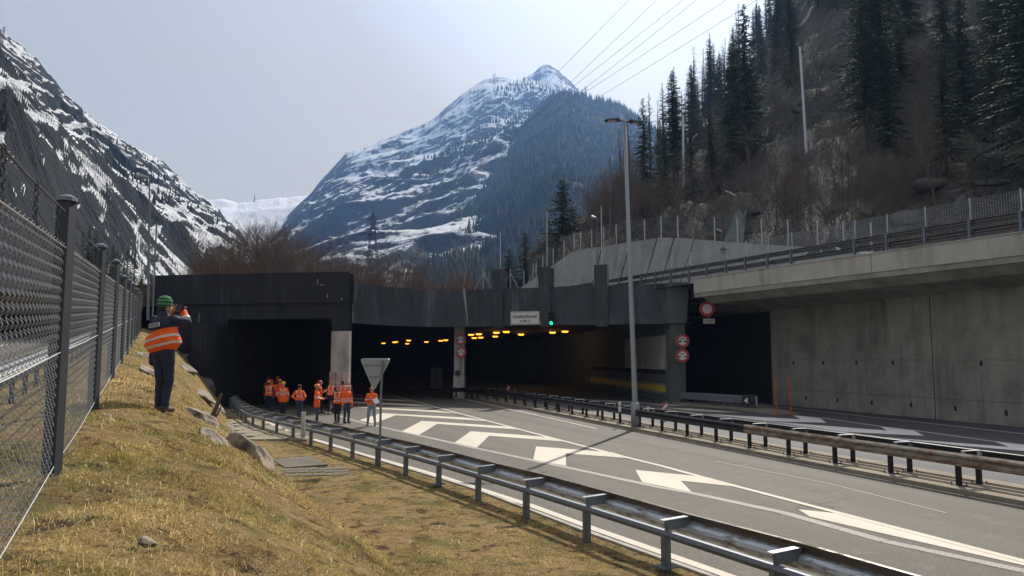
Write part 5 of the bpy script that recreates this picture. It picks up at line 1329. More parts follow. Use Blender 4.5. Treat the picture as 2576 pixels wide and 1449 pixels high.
def tree(kind, idx, p, s, name, label, group, parts, rz=None, cat='tree'):
    ms = kind[idx % len(kind)]; t = thing(name, label, cat, p, rz if rz is not None else random.random() * 6.28, group); t.scale = (s, s, s * random.uniform(.92, 1.1))
    for nm, me in zip(parts, ms): o = bpy.data.objects.new(nm, me); COL.objects.link(o); o.parent = t
    return t
rg = random.Random(11)
BT = ('branches', 'trunk'); CT_ = ('crown', 'trunk')
# bare wood behind the portal block
tl = 'bare brown tree in the thicket behind the left portal block'
for i in range(72):
    px = rg.uniform(468, 868); d = rg.uniform(56, 92); top = np.interp(px, [468, 520, 600, 700, 780, 830, 868], [650, 615, 575, 560, 600, 625, 640]) + rg.uniform(-25, 45)
    z0 = 7.8; zt_ = D(px, top, d).z; k = rg.choice((0, 1, 1, 2, 3)); hh = (7, 8.5, 6, 9.5)[k]; p = D(px, 905, d); s = max(.35, (zt_ - z0) / (hh * 1.05))
    tree(BARE, k, (p.x, d, z0), min(s, 2.4), 'bare_tree', tl, 'bare thicket behind the left portal block', BT)
for px, top, d in ((584, 572, 64), (700, 532, 66), (752, 590, 60)):
    p = D(px, 905, d); tree(BARE, 3, (p.x, d, 7.8), (D(px, top, d).z - 7.8) / 10, 'bare_tree', {584: 'tall bare tree at the left end of the thicket behind the portal block', 700: 'tallest bare tree rising from the middle of the thicket behind the portal block', 752: 'slender bare tree right of the tallest one in the thicket'}[px], None, BT)
for i in range(34):
    px = rg.uniform(872, 1235); d = rg.uniform(68, 130); top = np.interp(px, [872, 930, 1000, 1060, 1180, 1240], [640, 640, 600, 650, 640, 670]) + rg.uniform(-10, 55)
    if px > 1010: top = max(top, 650)
    k = rg.choice((0, 1, 3, 3, 2)); hh = (7, 8.5, 6, 9.5)[k]; p = D(px, 905, d); s = max(.3, (D(px, top, d).z - 7.8) / (hh * 1.05))
    tree(BARE, k, (p.x, d, 7.8), s, 'bare_tree', 'slender bare tree behind the curved portal fascia', 'slender bare trees behind the curved fascia', BT)
BP = [bare(60, 9, 1, m_twig_l, .04, 4, .014)]
p = D(1168, 905, 63); tree(BP, 0, (p.x - .1, 63, 7.9), (D(1166, 592, 63).z - 7.9) / 9.3, 'birch_tree', 'pale bare birch tree right behind the drain stain of the curved fascia', None, BT)
# low reddish brush along the roof edge
BR = [bare(70 + i, 2.4, 7, plain('red_brush' + str(i), (.16, .085, .06), .95, var=.3, vscale=2), .5, 3, .006) for i in range(2)]
for i in range(46):
    px = rg.uniform(480, 1230); d = rg.uniform(58, 66) if px > 880 else rg.uniform(50, 58); p = D(px, 905, d)
    tree(BR, i, (p.x, d, 7.9), rg.uniform(.5, .95), 'brush', 'low reddish brush growing along the top edge of the tunnel portal', 'low brush on the portal roof', BT, cat='bush')
# conifers left of the hillside
spec = [(1418, 448, 700, 88, 0, 'tall dark spruce standing in front of the blue forest slope, right of the middle buttress'), (1445, 520, 690, 92, 2, 'dark spruce close behind the tall spruce above the retaining wall fence'), (1385, 560, 700, 94, 1, 'dark broad spruce left of the tall spruce above the middle buttress'),
        (1360, 610, 720, 96, 2, 'low dark spruce at the left foot of the spruce clump'), (1322, 583, 716, 98, 1, 'narrow young spruce between the left and middle buttress'), (1281, 621, 718, 96, 2, 'small young spruce just right of the left buttress'), (1405, 600, 700, 84, 2, 'bushy low spruce right behind the wall fence under the tall spruce'), (1462, 590, 690, 90, 0, 'dark spruce at the right edge of the spruce clump by the wall fence'), (1398, 640, 700, 82, 2, 'short dark spruce in front of the clump above the sloping wall end'), (1432, 560, 690, 94, 3, 'broad spruce filling the middle of the spruce clump'), (1372, 655, 715, 86, 0, 'short bushy spruce behind the top of the middle buttress'), (1484, 640, 680, 88, 2, 'small spruce right of the clump just above the wall fence')]
for px, y0, y1, d, k, lb in spec:
    p = D(px, 905, d); hh = (18, 22, 15, 20)[k]; z0 = 8; tree(CON, k, (p.x, d, z0), (D(px, y0, d).z - z0) / hh, 'spruce_tree', lb, None, CT_).scale.xy = [(D(px, y0, d).z - z0) / hh * 1.55] * 2
# hillside wood: ridge larches and thin spruces, then darker spruces lower down
for i in range(46):
    px = rg.uniform(1630, 1930); t_ = 1 - abs(rg.gauss(0, .05)); p = on_sheet('hillside', px, max(.6, t_)); kd = rg.random()
    if kd < .55: tree(LAR, i, p, rg.uniform(.6, .95), 'larch_tree', 'leafless larch on the skyline ridge of the right hillside', 'leafless larches on the ridge', BT)
    else: tree(THIN, i, p, rg.uniform(.55, .85), 'thin_spruce_tree', 'thin ragged spruce on the skyline ridge of the right hillside', 'thin spruces on the ridge', CT_)
for px, t_, s, lb in ((1590, .35, .5, 'lone ragged larch behind the lamp post at the left foot of the hillside'), (1562, .4, .45, 'second ragged larch left of the lamp post below its head')):
    tree(LAR, 1, on_sheet('hillside', px, t_), s, 'larch_tree', lb, None, BT)
for i in range(120):
    px = 1560 + 1250 * rg.random() ** .9; t_ = rg.uniform(.08, 1); p = on_sheet('hillside', px, t_)
    if px < 1660 and t_ > .35: continue
    if px < 2140 and px > 1890 and t_ < .42 and rg.random() < .75: continue
    tree(CON, rg.randint(0, 3), p, rg.uniform(.45, .95), 'spruce_tree', 'dark spruce in the shaded wood on the right hillside', 'dark spruces on the right hillside', CT_)
for i in range(150):
    px = rg.uniform(1480, 2700); t_ = rg.uniform(.02, .75); p = on_sheet('hillside', px, t_)
    tree(BARE, rg.randint(0, 3), p, rg.uniform(.5, 1.0), 'bare_tree', 'bare shrubby tree among the spruces on the right hillside', 'bare trees on the right hillside', BT)
for px, d_, s, k, lb in ((2192, .16, 1.05, 3, 'big spruce with a clear dark trunk standing above the overpass railing'), (1790, .2, .6, 0, 'bushy spruce at the left foot of the hillside behind the wall fence')):
    tree(CON, k, on_sheet('hillside', px, d_), s, 'spruce_tree', lb, None, CT_)
tree(BARE, 2, on_sheet('hillside', 1925, .05), .75, 'bare_shrub', 'fan-shaped bare shrub on the mound above the wall, right of the culvert wing', None, BT, cat='shrub')
# spruces below the left mountain
for i in range(26):
    px = rg.uniform(205, 372); d = rg.uniform(85, 130); top = np.interp(px, [205, 240, 300, 372], [590, 600, 640, 690]) + rg.uniform(0, 40); p = D(px, 905, d); z0 = 8
    tree(CON, i, (p.x, d, z0), max(.3, (D(px, top, d).z - z0) / 19), 'spruce_tree', 'dark spruce at the foot of the left mountain behind the mesh fence', 'dark spruces at the foot of the left mountain', CT_)
# dead bracken, saplings and fallen twigs on the slope
rng = np.random.default_rng(77); PXs, Vh, rws = SHEETS['hillside']; Vb = []; Fb = []; n = 0
for i in range(15000):
    j = rng.integers(0, Vh.shape[1] - 1); k_ = int(rng.random() ** 1.3 * (rws - 2)); f, g_ = rng.random(2); p = Vh[k_, j] * (1 - f) * (1 - g_) + Vh[k_ + 1, j] * f * (1 - g_) + Vh[k_, j + 1] * (1 - f) * g_ + Vh[k_ + 1, j + 1] * f * g_
    for q in range(3):
        d_ = rng.normal(0, 1, 3); d_[2] = abs(d_[2]) * .8 + .25; d_ *= rng.uniform(.25, 1.0) / np.linalg.norm(d_) * (1.6 if i % 9 == 0 else 1); s_ = np.cross(d_, rng.normal(0, 1, 3)); s_ *= .05 / (np.linalg.norm(s_) + 1e-6)
        o0 = p + rng.normal(0, .25, 3) * np.array([1, 1, 0]); Vb += [o0 - s_, o0 + s_, o0 + d_]; Fb.append((n, n + 1, n + 2)); n += 3
ug = npmesh('undergrowth', np.array(Vb), np.array(Fb), plain('dead_undergrowth', (.13, .11, .085), .9, var=.6, vscale=.7)); tag(ug, kind='stuff')
for i in range(26):
    px = rg.uniform(1640, 2600); p = on_sheet('hillside', px, rg.uniform(.03, .5)); P_, Fq = rock_mesh('s', 200 + i, rg.uniform(.5, 1.6), rg.uniform(.5, 1.4), rg.uniform(.4, 1.1), 14); o = npmesh('boulder', P_, Fq, m_rock_dark); o.location = p; tag(o, 'grey boulder among the trees on the right hillside', 'boulder', 'boulders on the right hillside')
# culvert wing wall, snow patches on the hillside
w0 = D(1835, 604, 57); w1 = D(1870, 530, 66); mb = MB(); a = D(1815, 606, 57); 
mb.add([(a.x, a.y, a.z - .6), (w0.x + 1.0, w0.y, w0.z - .6), (w1.x + .3, w1.y, w1.z), (w1.x - .5, w1.y, w1.z), (a.x, a.y + .6, a.z - .6), (w0.x + 1.0, w0.y + .6, w0.z - .6), (w1.x + .3, w1.y + .6, w1.z), (w1.x - .5, w1.y + .6, w1.z)], [(0, 1, 2, 3), (7, 6, 5, 4), (0, 4, 5, 1), (1, 5, 6, 2), (2, 6, 7, 3), (3, 7, 4, 0)])
tag(mb.build('culvert_wall', m_conc_side), 'slanting mossy concrete wing wall beside the gully above the retaining wall', 'wall')
m_snow = plain('old_snow', (.75, .78, .82), .8, var=.06, vscale=3)
for px, t_, s, lb in ((1828, .10, (.9, .6, .12), 'white leftover snow patch above the culvert wing wall'), (1808, .05, (.5, .4, .1), 'smaller snow scrap in the gully left of the culvert wing wall')):
    p = on_sheet('hillside', px, t_); P_, Fq = rock_mesh('s', 50, *s); o = npmesh('snow_patch', P_, Fq, m_snow, smooth=True); o.location = p; o.rotation_euler = (.2, .5, .2); tag(o, lb, 'snow')
# ------------------------------------------------------------------ railway masts
m_mast = plain('pale_mast', (.62, .66, .72), .5, .2, var=.1, vscale=1)
for (x0, y0, x1, y1, d, lb) in ((2026, 335, 2012, 118, 72, 'tall pale railway mast leaning slightly in the middle of the right hillside'), (1891, 392, 1886, 290, 92, 'shorter pale railway mast with a cross arm left of the tall one'), (1720, 430, 1718, 290, 84, 'bright pale railway mast at the left edge of the hillside wood'), (1536, 560, 1534, 394, 78, 'thin dark railway mast left of the street lamp head')):
    p = D(x0, y0, d); q = D(x1, y1, d); t = thing('railway_mast', lb, 'mast', p, group='railway masts on the right hillside')
    dk = px == 1536; v = q - p; mt = m_galv_dark if x0 == 1536 else m_mast
    mb = MB(); mb.tube([v * -.3, v], [.16, .11], 8); mb.build('shaft', mt, t)
    if x0 == 1891:
        a = v * .35; e = D(1842, 336, d) - p; mb = MB(); mb.tube([a, e], .03, 5); mb.build('arm', m_galv_dark, t); mb = MB(); mb.tube([e, D(1826, 345, d) - p, D(1825, 365, d) - p], .05, 5); mb.build('hanger', mt, t)
    if x0 == 1536:
        for yy_ in (424, 447): mb = MB(); e = D(1550, yy_, d) - p; a = D(1535, yy_, d) - p; mb.tube([a, e], .04, 5); mb.build('arm', mt, t)
for (pts, lb) in ((((1742, 362), (1743, 347), (1754, 337)), 'small pale bent wire hanger left of the short railway mast'), (((2063, 210), (2063, 194), (2072, 180)), 'small pale bent wire hanger right of the tall railway mast')):
    p = D(*pts[0], 86); t = thing('wire_hanger', lb, 'hanger', p); mb = MB(); mb.tube([D(*q, 86) - p for q in pts], .05, 5); mb.build('hanger', m_mast, t)
# ------------------------------------------------------------------ pylons
m_pyl = plain('pylon_steel', (.03, .035, .045), .6, .4)
def pylon(px, ytop, ybase, d, label, w=.16, arms=((.62, .30), (.80, .22), (.47, .26)), r=.10, group=None):
    b = D(px, ybase, d); hgt = D(px, ytop, d).z - b.z; t = thing('pylon', label, 'pylon', b, group=group); B_ = hgt * w / 2
    mb = MB(); lv = 9; sz = lambda f: B_ * (1 - f) ** 1.0 * (1.0 if f < .9 else 1) + .02 * hgt * (f < .98) * .5
    for sx_ in (-1, 1):
        for sy_ in (-1, 1): mb.tube([(sx_ * sz(f), sy_ * sz(f), f * hgt) for f in (0, .4, .7, 1)], r, 4)
    for i in range(lv):
        f0, f1 = i / lv, (i + 1) / lv; a, b2 = sz(f0), sz(f1)
        for s in (-1, 1):
            mb.tube([(-a, s * a, f0 * hgt), (b2, s * b2, f1 * hgt)], r * .6, 3); mb.tube([(a, s * a, f0 * hgt), (-b2, s * b2, f1 * hgt)], r * .6, 3)
            mb.tube([(s * a, -a, f0 * hgt), (s * b2, b2, f1 * hgt)], r * .6, 3)
    mb.build('tower', m_pyl, t)
    for f, l in arms:
        mb = MB(); L_ = l * hgt / 2
        for s in (-1, 1):
            mb.tube([(0, 0, f * hgt + .05 * hgt), (s * L_, 0, f * hgt)], r * .8, 4); mb.tube([(0, 0, f * hgt), (s * L_, 0, f * hgt)], r * .8, 4)
            for k in (.4, .95): mb.tube([(s * L_ * k, 0, f * hgt), (s * L_ * k, 0, f * hgt - .035 * hgt)], r * .5, 4)
        mb.build('cross_arm', m_pyl, t)
    return t
pylon(935, 530, 770, 230, 'dark lattice power pylon rising behind the curved portal fascia', .15, arms=((.54, .27), (.76, .24), (.90, .13)), r=.13)
for px, y0, y1, d, lb in ((917, 371, 396, 1900, 'squat twin-mast pylon on the left shoulder of the central mountain'), (882, 388, 402, 1880, 'tiny pylon on the lowest shoulder of the central mountain'), (1243, 184, 212, 1960, 'tiny pylon on the round summit of the central mountain'), (1318, 194, 210, 1980, 'tiny pylon between the round summit and the pointed peak'),
    (1473, 216, 246, 1300, 'left of two pylons on the crest of the blue forest slope'), (1501, 238, 258, 1320, 'right of two pylons on the crest of the blue forest slope'), (8, 66, 100, 500, 'lattice pylon on the top left mountain crest'), (105, 165, 182, 560, 'leaning bare pylon halfway down the left crest'), (640, 490, 510, 2140, 'thin radio mast on the far snowy saddle')):
    pylon(px, y0, y1, d, lb, .12, arms=((.7, .5), (.9, .3)) if px != 640 else (), r=d * .00018)
# power lines overhead
m_line = plain('power_line', (.10, .10, .11), .5, .5)
for i, (xa, ya_, xb_, yb_) in enumerate(((1565, 0, 922, 650), (1635, 0, 948, 650), (1699, 0, 916, 610), (1733, 0, 954, 610), (1807, 0, 924, 566), (1853, 18, 946, 566))):
    a = D(xb_, yb_, 230); k = (yb_ - ya_) / (xa - xb_); b = D(xa + 420, ya_ - 420 * k * .98, 60); t = None
    pts = [a.lerp(b, j / 14) - Vector((0, 0, 4.5 * (j / 14) * (1 - j / 14))) for j in range(15)]
    mb = MB(); mb.tube(pts, [.045 * (1 - j / 14 * .5) for j in range(15)], 4)
    tag(mb.build('power_line', m_line), ['first', 'second', 'third', 'fourth', 'fifth', 'sixth'][i] + ' overhead power line counted from the left along the top edge of the photo', 'power line', 'overhead power lines')
# ================================================================== HAZE
mz = bpy.data.materials.new('haze'); mz.use_nodes = True; hn = mz.node_tree; hn.nodes.clear()
ho = N(hn, 'ShaderNodeOutputMaterial'); pv = N(hn, 'ShaderNodeVolumePrincipled')
pv.inputs['Color'].default_value = (.30, .54, 1.0, 1); pv.inputs['Density'].default_value = 1.45e-4; pv.inputs['Anisotropy'].default_value = .5
hn.links.new(pv.outputs[0], ho.inputs['Volume'])
mb = MB(); mb.box(-2900, -420, -6, 2900, 2750, 1300); hz = mb.build('haze', mz); tag(hz, kind='stuff')
# ================================================================== PEOPLE (bodies grown as smooth distance fields)
def surfnet(f, x0, h):
    """surface nets: f on a regular grid, negative inside"""
    nx, ny, nz_ = f.shape; s = f < 0
    c = np.zeros((nx - 1, ny - 1, nz_ - 1), int)
    corners = [(i, j, k) for i in (0, 1) for j in (0, 1) for k in (0, 1)]
    for i, j, k in corners: c += s[i:nx - 1 + i, j:ny - 1 + j, k:nz_ - 1 + k]
    act = (c > 0) & (c < 8); idx = -np.ones(act.shape, int); A = np.argwhere(act); idx[act] = np.arange(len(A))
    acc = np.zeros((len(A), 3)); cnt = np.zeros(len(A))
    for a in corners:
        for ax in range(3):
            if a[ax] == 1: continue
            b = list(a); b[ax] = 1
            fa = f[A[:, 0] + a[0], A[:, 1] + a[1], A[:, 2] + a[2]]; fb = f[A[:, 0] + b[0], A[:, 1] + b[1], A[:, 2] + b[2]]
            m = (fa < 0) != (fb < 0); t = np.where(m, fa / np.where(m, fa - fb, 1), 0)
            p = np.tile(np.array(a, float), (len(A), 1)); p[:, ax] += t
            acc[m] += p[m]; cnt[m] += 1
    V = (A + acc / cnt[:, None]) * h + x0; Fq = []
    for ax in range(3):
        sl0 = [slice(None)] * 3; sl1 = [slice(None)] * 3; sl0[ax] = slice(0, -1); sl1[ax] = slice(1, None)
        ch = s[tuple(sl0)] != s[tuple(sl1)]; E = np.argwhere(ch); o1, o2 = (ax + 1) % 3, (ax + 2) % 3
        ok = (E[:, o1] > 0) & (E[:, o2] > 0) & (E[:, o1] < f.shape[o1] - 1) & (E[:, o2] < f.shape[o2] - 1); E = E[ok]
        q = []
        for d1, d2 in ((1, 1), (0, 1), (0, 0), (1, 0)):
            e = E.copy(); e[:, o1] -= d1; e[:, o2] -= d2; q.append(idx[e[:, 0], e[:, 1], e[:, 2]])
        q = np.stack(q, 1); fl = s[tuple(E.T)]; q[~fl] = q[~fl][:, ::-1]; Fq.append(q)
    return V, np.concatenate(Fq)
def cone(a, b, ra, rb):
    a = np.array(a, float); b = np.array(b, float); ab = b - a; L2 = ab @ ab
    def g(P):
        t = np.clip(((P - a) @ ab) / L2, 0, 1); return np.linalg.norm(P - a - t[..., None] * ab, axis=-1) - (ra + (rb - ra) * t)
    return g, np.minimum(a - ra, b - rb), np.maximum(a + ra, b + rb)
def ell(c, r, rot=None):
    c = np.array(c, float); r = np.array(r, float); M = np.array(rot) if rot is not None else None; m = r.max()
    def g(P):
        Q = P - c
        if M is not None: Q = Q @ M
        k0 = np.linalg.norm(Q / r, axis=-1); k1 = np.linalg.norm(Q / r ** 2, axis=-1) + 1e-9; return k0 * (k0 - 1) / k1
    return g, c - m, c + m
def grow(prims, h=.014, k=.03, sub=None, noise_amp=0.0, seed=0.0):
    lo = np.min([p[1] for p in prims], 0) - 3 * h; hi = np.max([p[2] for p in prims], 0) + 3 * h
    ax = [np.arange(lo[i], hi[i], h) for i in range(3)]; P = np.stack(np.meshgrid(*ax, indexing='ij'), -1)
    f = None
    for p in prims:
        d = p[0](P)
        if f is None: f = d
        else:
            q = np.clip(.5 + .5 * (f - d) / k, 0, 1); f = f * (1 - q) + d * q - k * q * (1 - q)
    for p in (sub or []): f = np.maximum(f, -p[0](P))
    if noise_amp: f = f + noise_amp * fbm(P.reshape(-1, 3) * np.array([9, 9, 14]) + seed, 3).reshape(f.shape)
    return surfnet(f, np.array([a[0] for a in ax]), h)
def joinvf(parts):
    V, Fq, n = [], [], 0
    for v, f in parts: V.append(v); Fq.append(f + n); n += len(v)
    return np.concatenate(V), np.concatenate(Fq)
def hand(w, d, side, thumb_dir, h=.0055, curl=.5):
    """palm and five fingers: w wrist point, d pointing direction, thumb_dir where the thumb lies"""
    w = np.array(w, float); d = np.array(d, float); d /= np.linalg.norm(d); t = np.array(thumb_dir, float); t -= d * (t @ d); t /= np.linalg.norm(t); n = np.cross(d, t) * side
    pr = [cone(w - d * .02, w + d * .03, .026, .026), cone(w + d * .03 + t * .02, w + d * .085 + t * .025, .018, .017), cone(w + d * .03 - t * .015, w + d * .08 - t * .025, .018, .016), cone(w + d * .03, w + d * .085, .02, .017)]
    for i, (o, l) in enumerate(((.033, .070), (.011, .080), (-.011, .074), (-.032, .058))):
        a = w + d * .085 + t * o; c1 = curl * (.8 + .1 * i); d1 = d * math.cos(c1) + n * math.sin(c1); b = a + d1 * l * .5; c2 = curl * 2; d2 = d * math.cos(c2) + n * math.sin(c2); c = b + d2 * l * .5
        pr += [cone(a - d * .01, b, .0095, .0088), cone(b, c, .0088, .0075)]
    a = w + d * .03 + t * .03; b = a + (d * .6 + t * .8 + n * .25) * .035; c = b + (d * .9 + t * .3 + n * .4) * .03; pr += [cone(a, b, .013, .011), cone(b, c, .011, .009)]
    return grow(pr, h, .006)
def skinmat(name, c): 
    m = plain(name, c, .55, var=.08, vscale=12); return m
m_skin = skinmat('skin', (.50, .30, .22)); m_skin2 = skinmat('skin_tanned', (.40, .23, .16))
m_eye = plain('eye', (.03, .02, .02), .2)
def cloth(name, c, bands=(), braces=None, silver=(.66, .63, .60), yoke=None, tilt=0.0, rough=.75, zmax=9):
    m, nt, b, o = newmat(name); tcn = N(nt, 'ShaderNodeTexCoord'); sp = N(nt, 'ShaderNodeSeparateXYZ'); nt.links.new(tcn.outputs['Object'], sp.inputs[0]); X, Y, Z = sp.outputs
    n1 = noise(nt, 9, 4); col = mixc(nt, n1, tuple(x * .9 for x in c), tuple(min(1, x * 1.15) for x in c))
    if yoke:
        zc, yc = yoke; z2 = mth(nt, 'ADD', Z, mth(nt, 'MULTIPLY', X, tilt)); k = mth(nt, 'GREATER_THAN', z2, zc); col = mixc(nt, k, col, yc)
    f = None
    Zt = mth(nt, 'ADD', Z, mth(nt, 'MULTIPLY', X, tilt)) if tilt else Z
    if tilt: Zt = mth(nt, 'ADD', Zt, mth(nt, 'MULTIPLY', mth(nt, 'SUBTRACT', noise(nt, 3.5, 2), .5), .06))
    for zc, hw in bands:
        k = mth(nt, 'LESS_THAN', mth(nt, 'ABSOLUTE', mth(nt, 'SUBTRACT', Zt, zc)), hw); f = k if f is None else mth(nt, 'MAXIMUM', f, k)
    if braces:
        x0, x1, z0 = braces; ax_ = mth(nt, 'ABSOLUTE', X); k = mth(nt, 'MULTIPLY', mth(nt, 'LESS_THAN', mth(nt, 'ABSOLUTE', mth(nt, 'SUBTRACT', ax_, (x0 + x1) / 2)), (x1 - x0) / 2), mth(nt, 'GREATER_THAN', Z, z0)); f = k if f is None else mth(nt, 'MAXIMUM', f, k)
    if f is not None: col = mixc(nt, f, col, silver)
    nt.links.new(col, b.inputs['Base Color']); b.inputs['Roughness'].default_value = rough
    bump(nt, b, noise(nt, 14, 4, .6, stretch=(1, 1, .7)), .03, .6)
    return m
OR = (1.0, .125, .008)
def vp(lo, hi):   # small helper for symmetric limbs
    return lo, hi
DEF = dict(arms='down', legs='stand', top='jacket', topmat=None, pants=None, shoes=None, head='hair', headmat=None, hair=None, skin=None, long=.78, scale=1.03, turn=0.0, beard=False, glasses=False, lean=0.0)
m_jeans_d = plain('dark_jeans', (.018, .028, .060), .85, var=.35, vscale=10, bmp=.006); m_jeans = plain('blue_jeans', (.035, .055, .115), .85, var=.3, vscale=14, bmp=.004); m_jeans_l = plain('light_jeans', (.22, .30, .38), .85, var=.2, vscale=14, bmp=.004); m_navy = plain('navy_trousers', (.016, .022, .045), .85, var=.3, vscale=14, bmp=.004)
m_blackc = plain('black_cloth', (.012, .012, .015), .85, var=.3, vscale=14); m_greyp = plain('grey_trousers', (.05, .065, .085), .85, var=.25, vscale=14)
m_darkshirt = plain('dark_sweater', (.03, .034, .04), .9, var=.3, vscale=14); m_boot = plain('brown_boots', (.07, .045, .03), .7, var=.3, vscale=20); m_bootb = plain('black_shoes', (.015, .015, .016), .6)
m_hairb = plain('dark_brown_hair', (.025, .017, .012), .7, var=.3, vscale=40); m_hairg = plain('grey_hair', (.40, .38, .36), .75, var=.2, vscale=40)
m_hr = plain('red_helmet', (.38, .015, .02), .35); m_ho = plain('orange_helmet', (.85, .20, .04), .35); m_hy = plain('yellow_helmet', (.80, .52, .02), .35); m_wool = plain('dark_wool', (.05, .05, .04), .95)
HPOSE = {
    'down': [((.24, -.03, 1.13), (.25, .06, .88), (0, .2, -1), (0, 1, 0))] * 2,
    'away': [((.27, -.05, 1.14), (.25, .06, .90), (-.1, .2, -1), (0, 1, 0))] * 2,
    'hips': [((.33, -.10, 1.16), (.22, .05, .99), (-.6, .5, -.5), (0, .6, -.6))] * 2,
    'front': [((.23, .05, 1.13), (.10, .29, 1.10), (-.8, .5, .1), (0, .2, 1))] * 2,
    'board': [((.25, .04, 1.12), (.13, .26, 1.07), (-.6, .6, .1), (0, 0, 1)), ((.25, .08, 1.14), (.06, .30, 1.24), (-.9, .3, .25), (0, .1, 1))],
    'phone': [((.24, .08, 1.15), (.06, .32, 1.22), (-.3, .3, .9), (-.4, 0, .6)), ((.24, .08, 1.15), (.06, .33, 1.20), (-.3, .3, .9), (-.4, 0, .6))],
    'camera': [((.30, .18, 1.33), (.13, .26, 1.57), (-.7, .5, .5), (0, -.2, 1)), ((.22, .22, 1.38), (.10, .27, 1.55), (-.5, .5, .6), (0, -.2, 1))],
}
def person(name_label, pos, yaw, **kw):
    c = dict(DEF); c.update(kw); skin = c['skin'] or m_skin
    t = thing('person', name_label, 'person', pos, yaw, c.get('group')); t.scale = (c['scale'],) * 3
    lg = {'stand': (((.10, .01), (.11, 0)), ((.10, .01), (.11, 0))), 'walk': (((.09, .10), (.09, .20)), ((.10, .02), (.10, -.22))), 'step': (((.09, .09), (.09, .14)), ((.10, .03), (.10, -.10))), 'wide': (((.13, .02), (.17, 0)), ((.13, .02), (.17, 0))), 'close': (((.07, .01), (.075, .02)), ((.08, .03), (.07, .0)))}[c['legs']]
    L_ = []
    for s, (kn, an) in zip((-1, 1), lg):
        lift = .05 if (c['legs'] == 'walk' and s > 0) else 0.0
        L_.append(((s * .09, 0, .92), (s * kn[0], kn[1] + .02, .50), (s * an[0], an[1], .10 + lift)))
    # body: head, neck, hands and forearm ends; one continuous mesh
    cr = math.cos(c['turn']); sr = math.sin(c['turn'])
    HR = lambda x, y, z: (x * cr - y * sr, x * sr + y * cr, z)
    rt = np.array([[cr, -sr, 0], [sr, cr, 0], [0, 0, 1]])
    hz_ = 1.62
    hp = [ell(HR(0, -.005, hz_ + .035), (.076, .094, .092), rt), ell(HR(0, .03, hz_ - .045), (.056, .066, .068), rt), cone((0, -.02, 1.44), HR(0, -.005, hz_ - .04), .058, .052), cone(HR(0, .088, hz_ + .01), HR(0, .108, hz_ - .025), .010, .015),
          ell(HR(0, .075, hz_ - .065), (.022, .014, .008), rt), ell(HR(0, .068, hz_ - .095), (.022, .02, .018), rt), ell(HR(.078, -.005, hz_ - .005), (.010, .022, .032), rt), ell(HR(-.078, -.005, hz_ - .005), (.010, .022, .032), rt), ell(HR(0, .078, hz_ + .035), (.045, .012, .012), rt)]
    sb = [ell(HR(.032, .098, hz_ + .012), (.017, .012, .011), rt), ell(HR(-.032, .098, hz_ + .012), (.017, .012, .011), rt)]
    # torso core, arms and legs run under the clothes so the body is whole
    hp += [cone((0, -.02, 1.42), (0, 0, 1.0), .07, .09)]
    parts = [grow(hp, .010, .018, sb)]
    core = [cone((0, 0, 1.38), (0, 0, .95), .09, .10)]
    arms = []
    for s, (el_, wr, hd, th) in zip((-1, 1), HPOSE[c['arms']]):
        S_ = (s * .175, -.01, 1.40); E_ = (s * el_[0], el_[1], el_[2]); W_ = (s * wr[0], wr[1], wr[2]); D_ = (s * hd[0], hd[1], hd[2]); T_ = (s * th[0], th[1], th[2]); arms.append((S_, E_, W_))
        core += [cone((0, 0, 1.36), S_, .06, .05), cone(S_, E_, .042, .034), cone(E_, W_, .034, .026)]
        parts.append(hand(W_, D_, -s, T_, curl=.75 if c['arms'] in ('front', 'camera', 'board', 'phone') else .45))
    for h_, k_, a_ in L_: core += [cone(h_, k_, .07, .05), cone(k_, a_, .05, .035)]
    parts.append(grow(core, .018, .03))
    V, Fq = joinvf(parts); npmesh('body', V, Fq, skin, t, True)
    for s in (-1, 1):
        e = HR(s * .032, .084, hz_ + .012); mb = MB(); mb.tube([(e[0], e[1] - .008, e[2]), e, (e[0] + (HR(0, .01, 0)[0]), e[1] + HR(0, .006, 0)[1], e[2])], [.004, .012, .005], 8); mb.build('eye', m_eye, t, True)
    # upper garment
    z0 = c['long']; tm = c['topmat']
    fl = .01 if z0 > .85 else .03
    tor = [ell((0, 0, 1.30), (.185, .125, .17)), ell((0, 0, 1.12), (.165 + fl * .3, .125, .20)), cone((-.10, 0, z0 + .09), (.10, 0, z0 + .09), .10 + fl, .10 + fl), cone((-.11, -.01, 1.38), (.11, -.01, 1.38), .075, .075), cone((0, -.01, 1.42), (0, -.015, 1.49), .075, .068)]
    if z0 < .8: tor.append(cone((-.09, 0, .95), (.09, 0, .95), .125, .125))
    flat = (lambda P: (z0 - P[..., 2]), None, None)
    def cut(pr, zz): return [(lambda P, zz=zz: -(zz - P[..., 2]), None, None)]
    slv = []
    for S_, E_, W_ in arms: slv += [cone(S_, E_, .070, .058), cone(E_, tuple(np.array(W_) * .97 + np.array(E_) * .03), .056, .044)]
    below = [(lambda P: P[..., 2] - z0, None, None)]     # removes everything under the hem
    if c['top'] == 'vest':
        V, Fq = grow([ell((0, 0, 1.28), (.165, .11, .18)), cone((-.09, 0, .98), (.09, 0, .98), .105, .105), cone((0, -.01, 1.42), (0, -.015, 1.47), .065, .06)] + [cone(a[0], a[1], .058, .050) for a in arms] + [cone(a[1], a[2], .048, .038) for a in arms], .014, .03, noise_amp=.006); npmesh('sweater', V, Fq, c.get('sweater') or m_darkshirt, t, True)
        nk = [ell((0, .11, 1.46), (.055, .08, .14)), ell((.245, 0, 1.34), (.075, .2, .13)), ell((-.245, 0, 1.34), (.075, .2, .13)), ell((0, -.01, 1.52), (.075, .09, .09))]
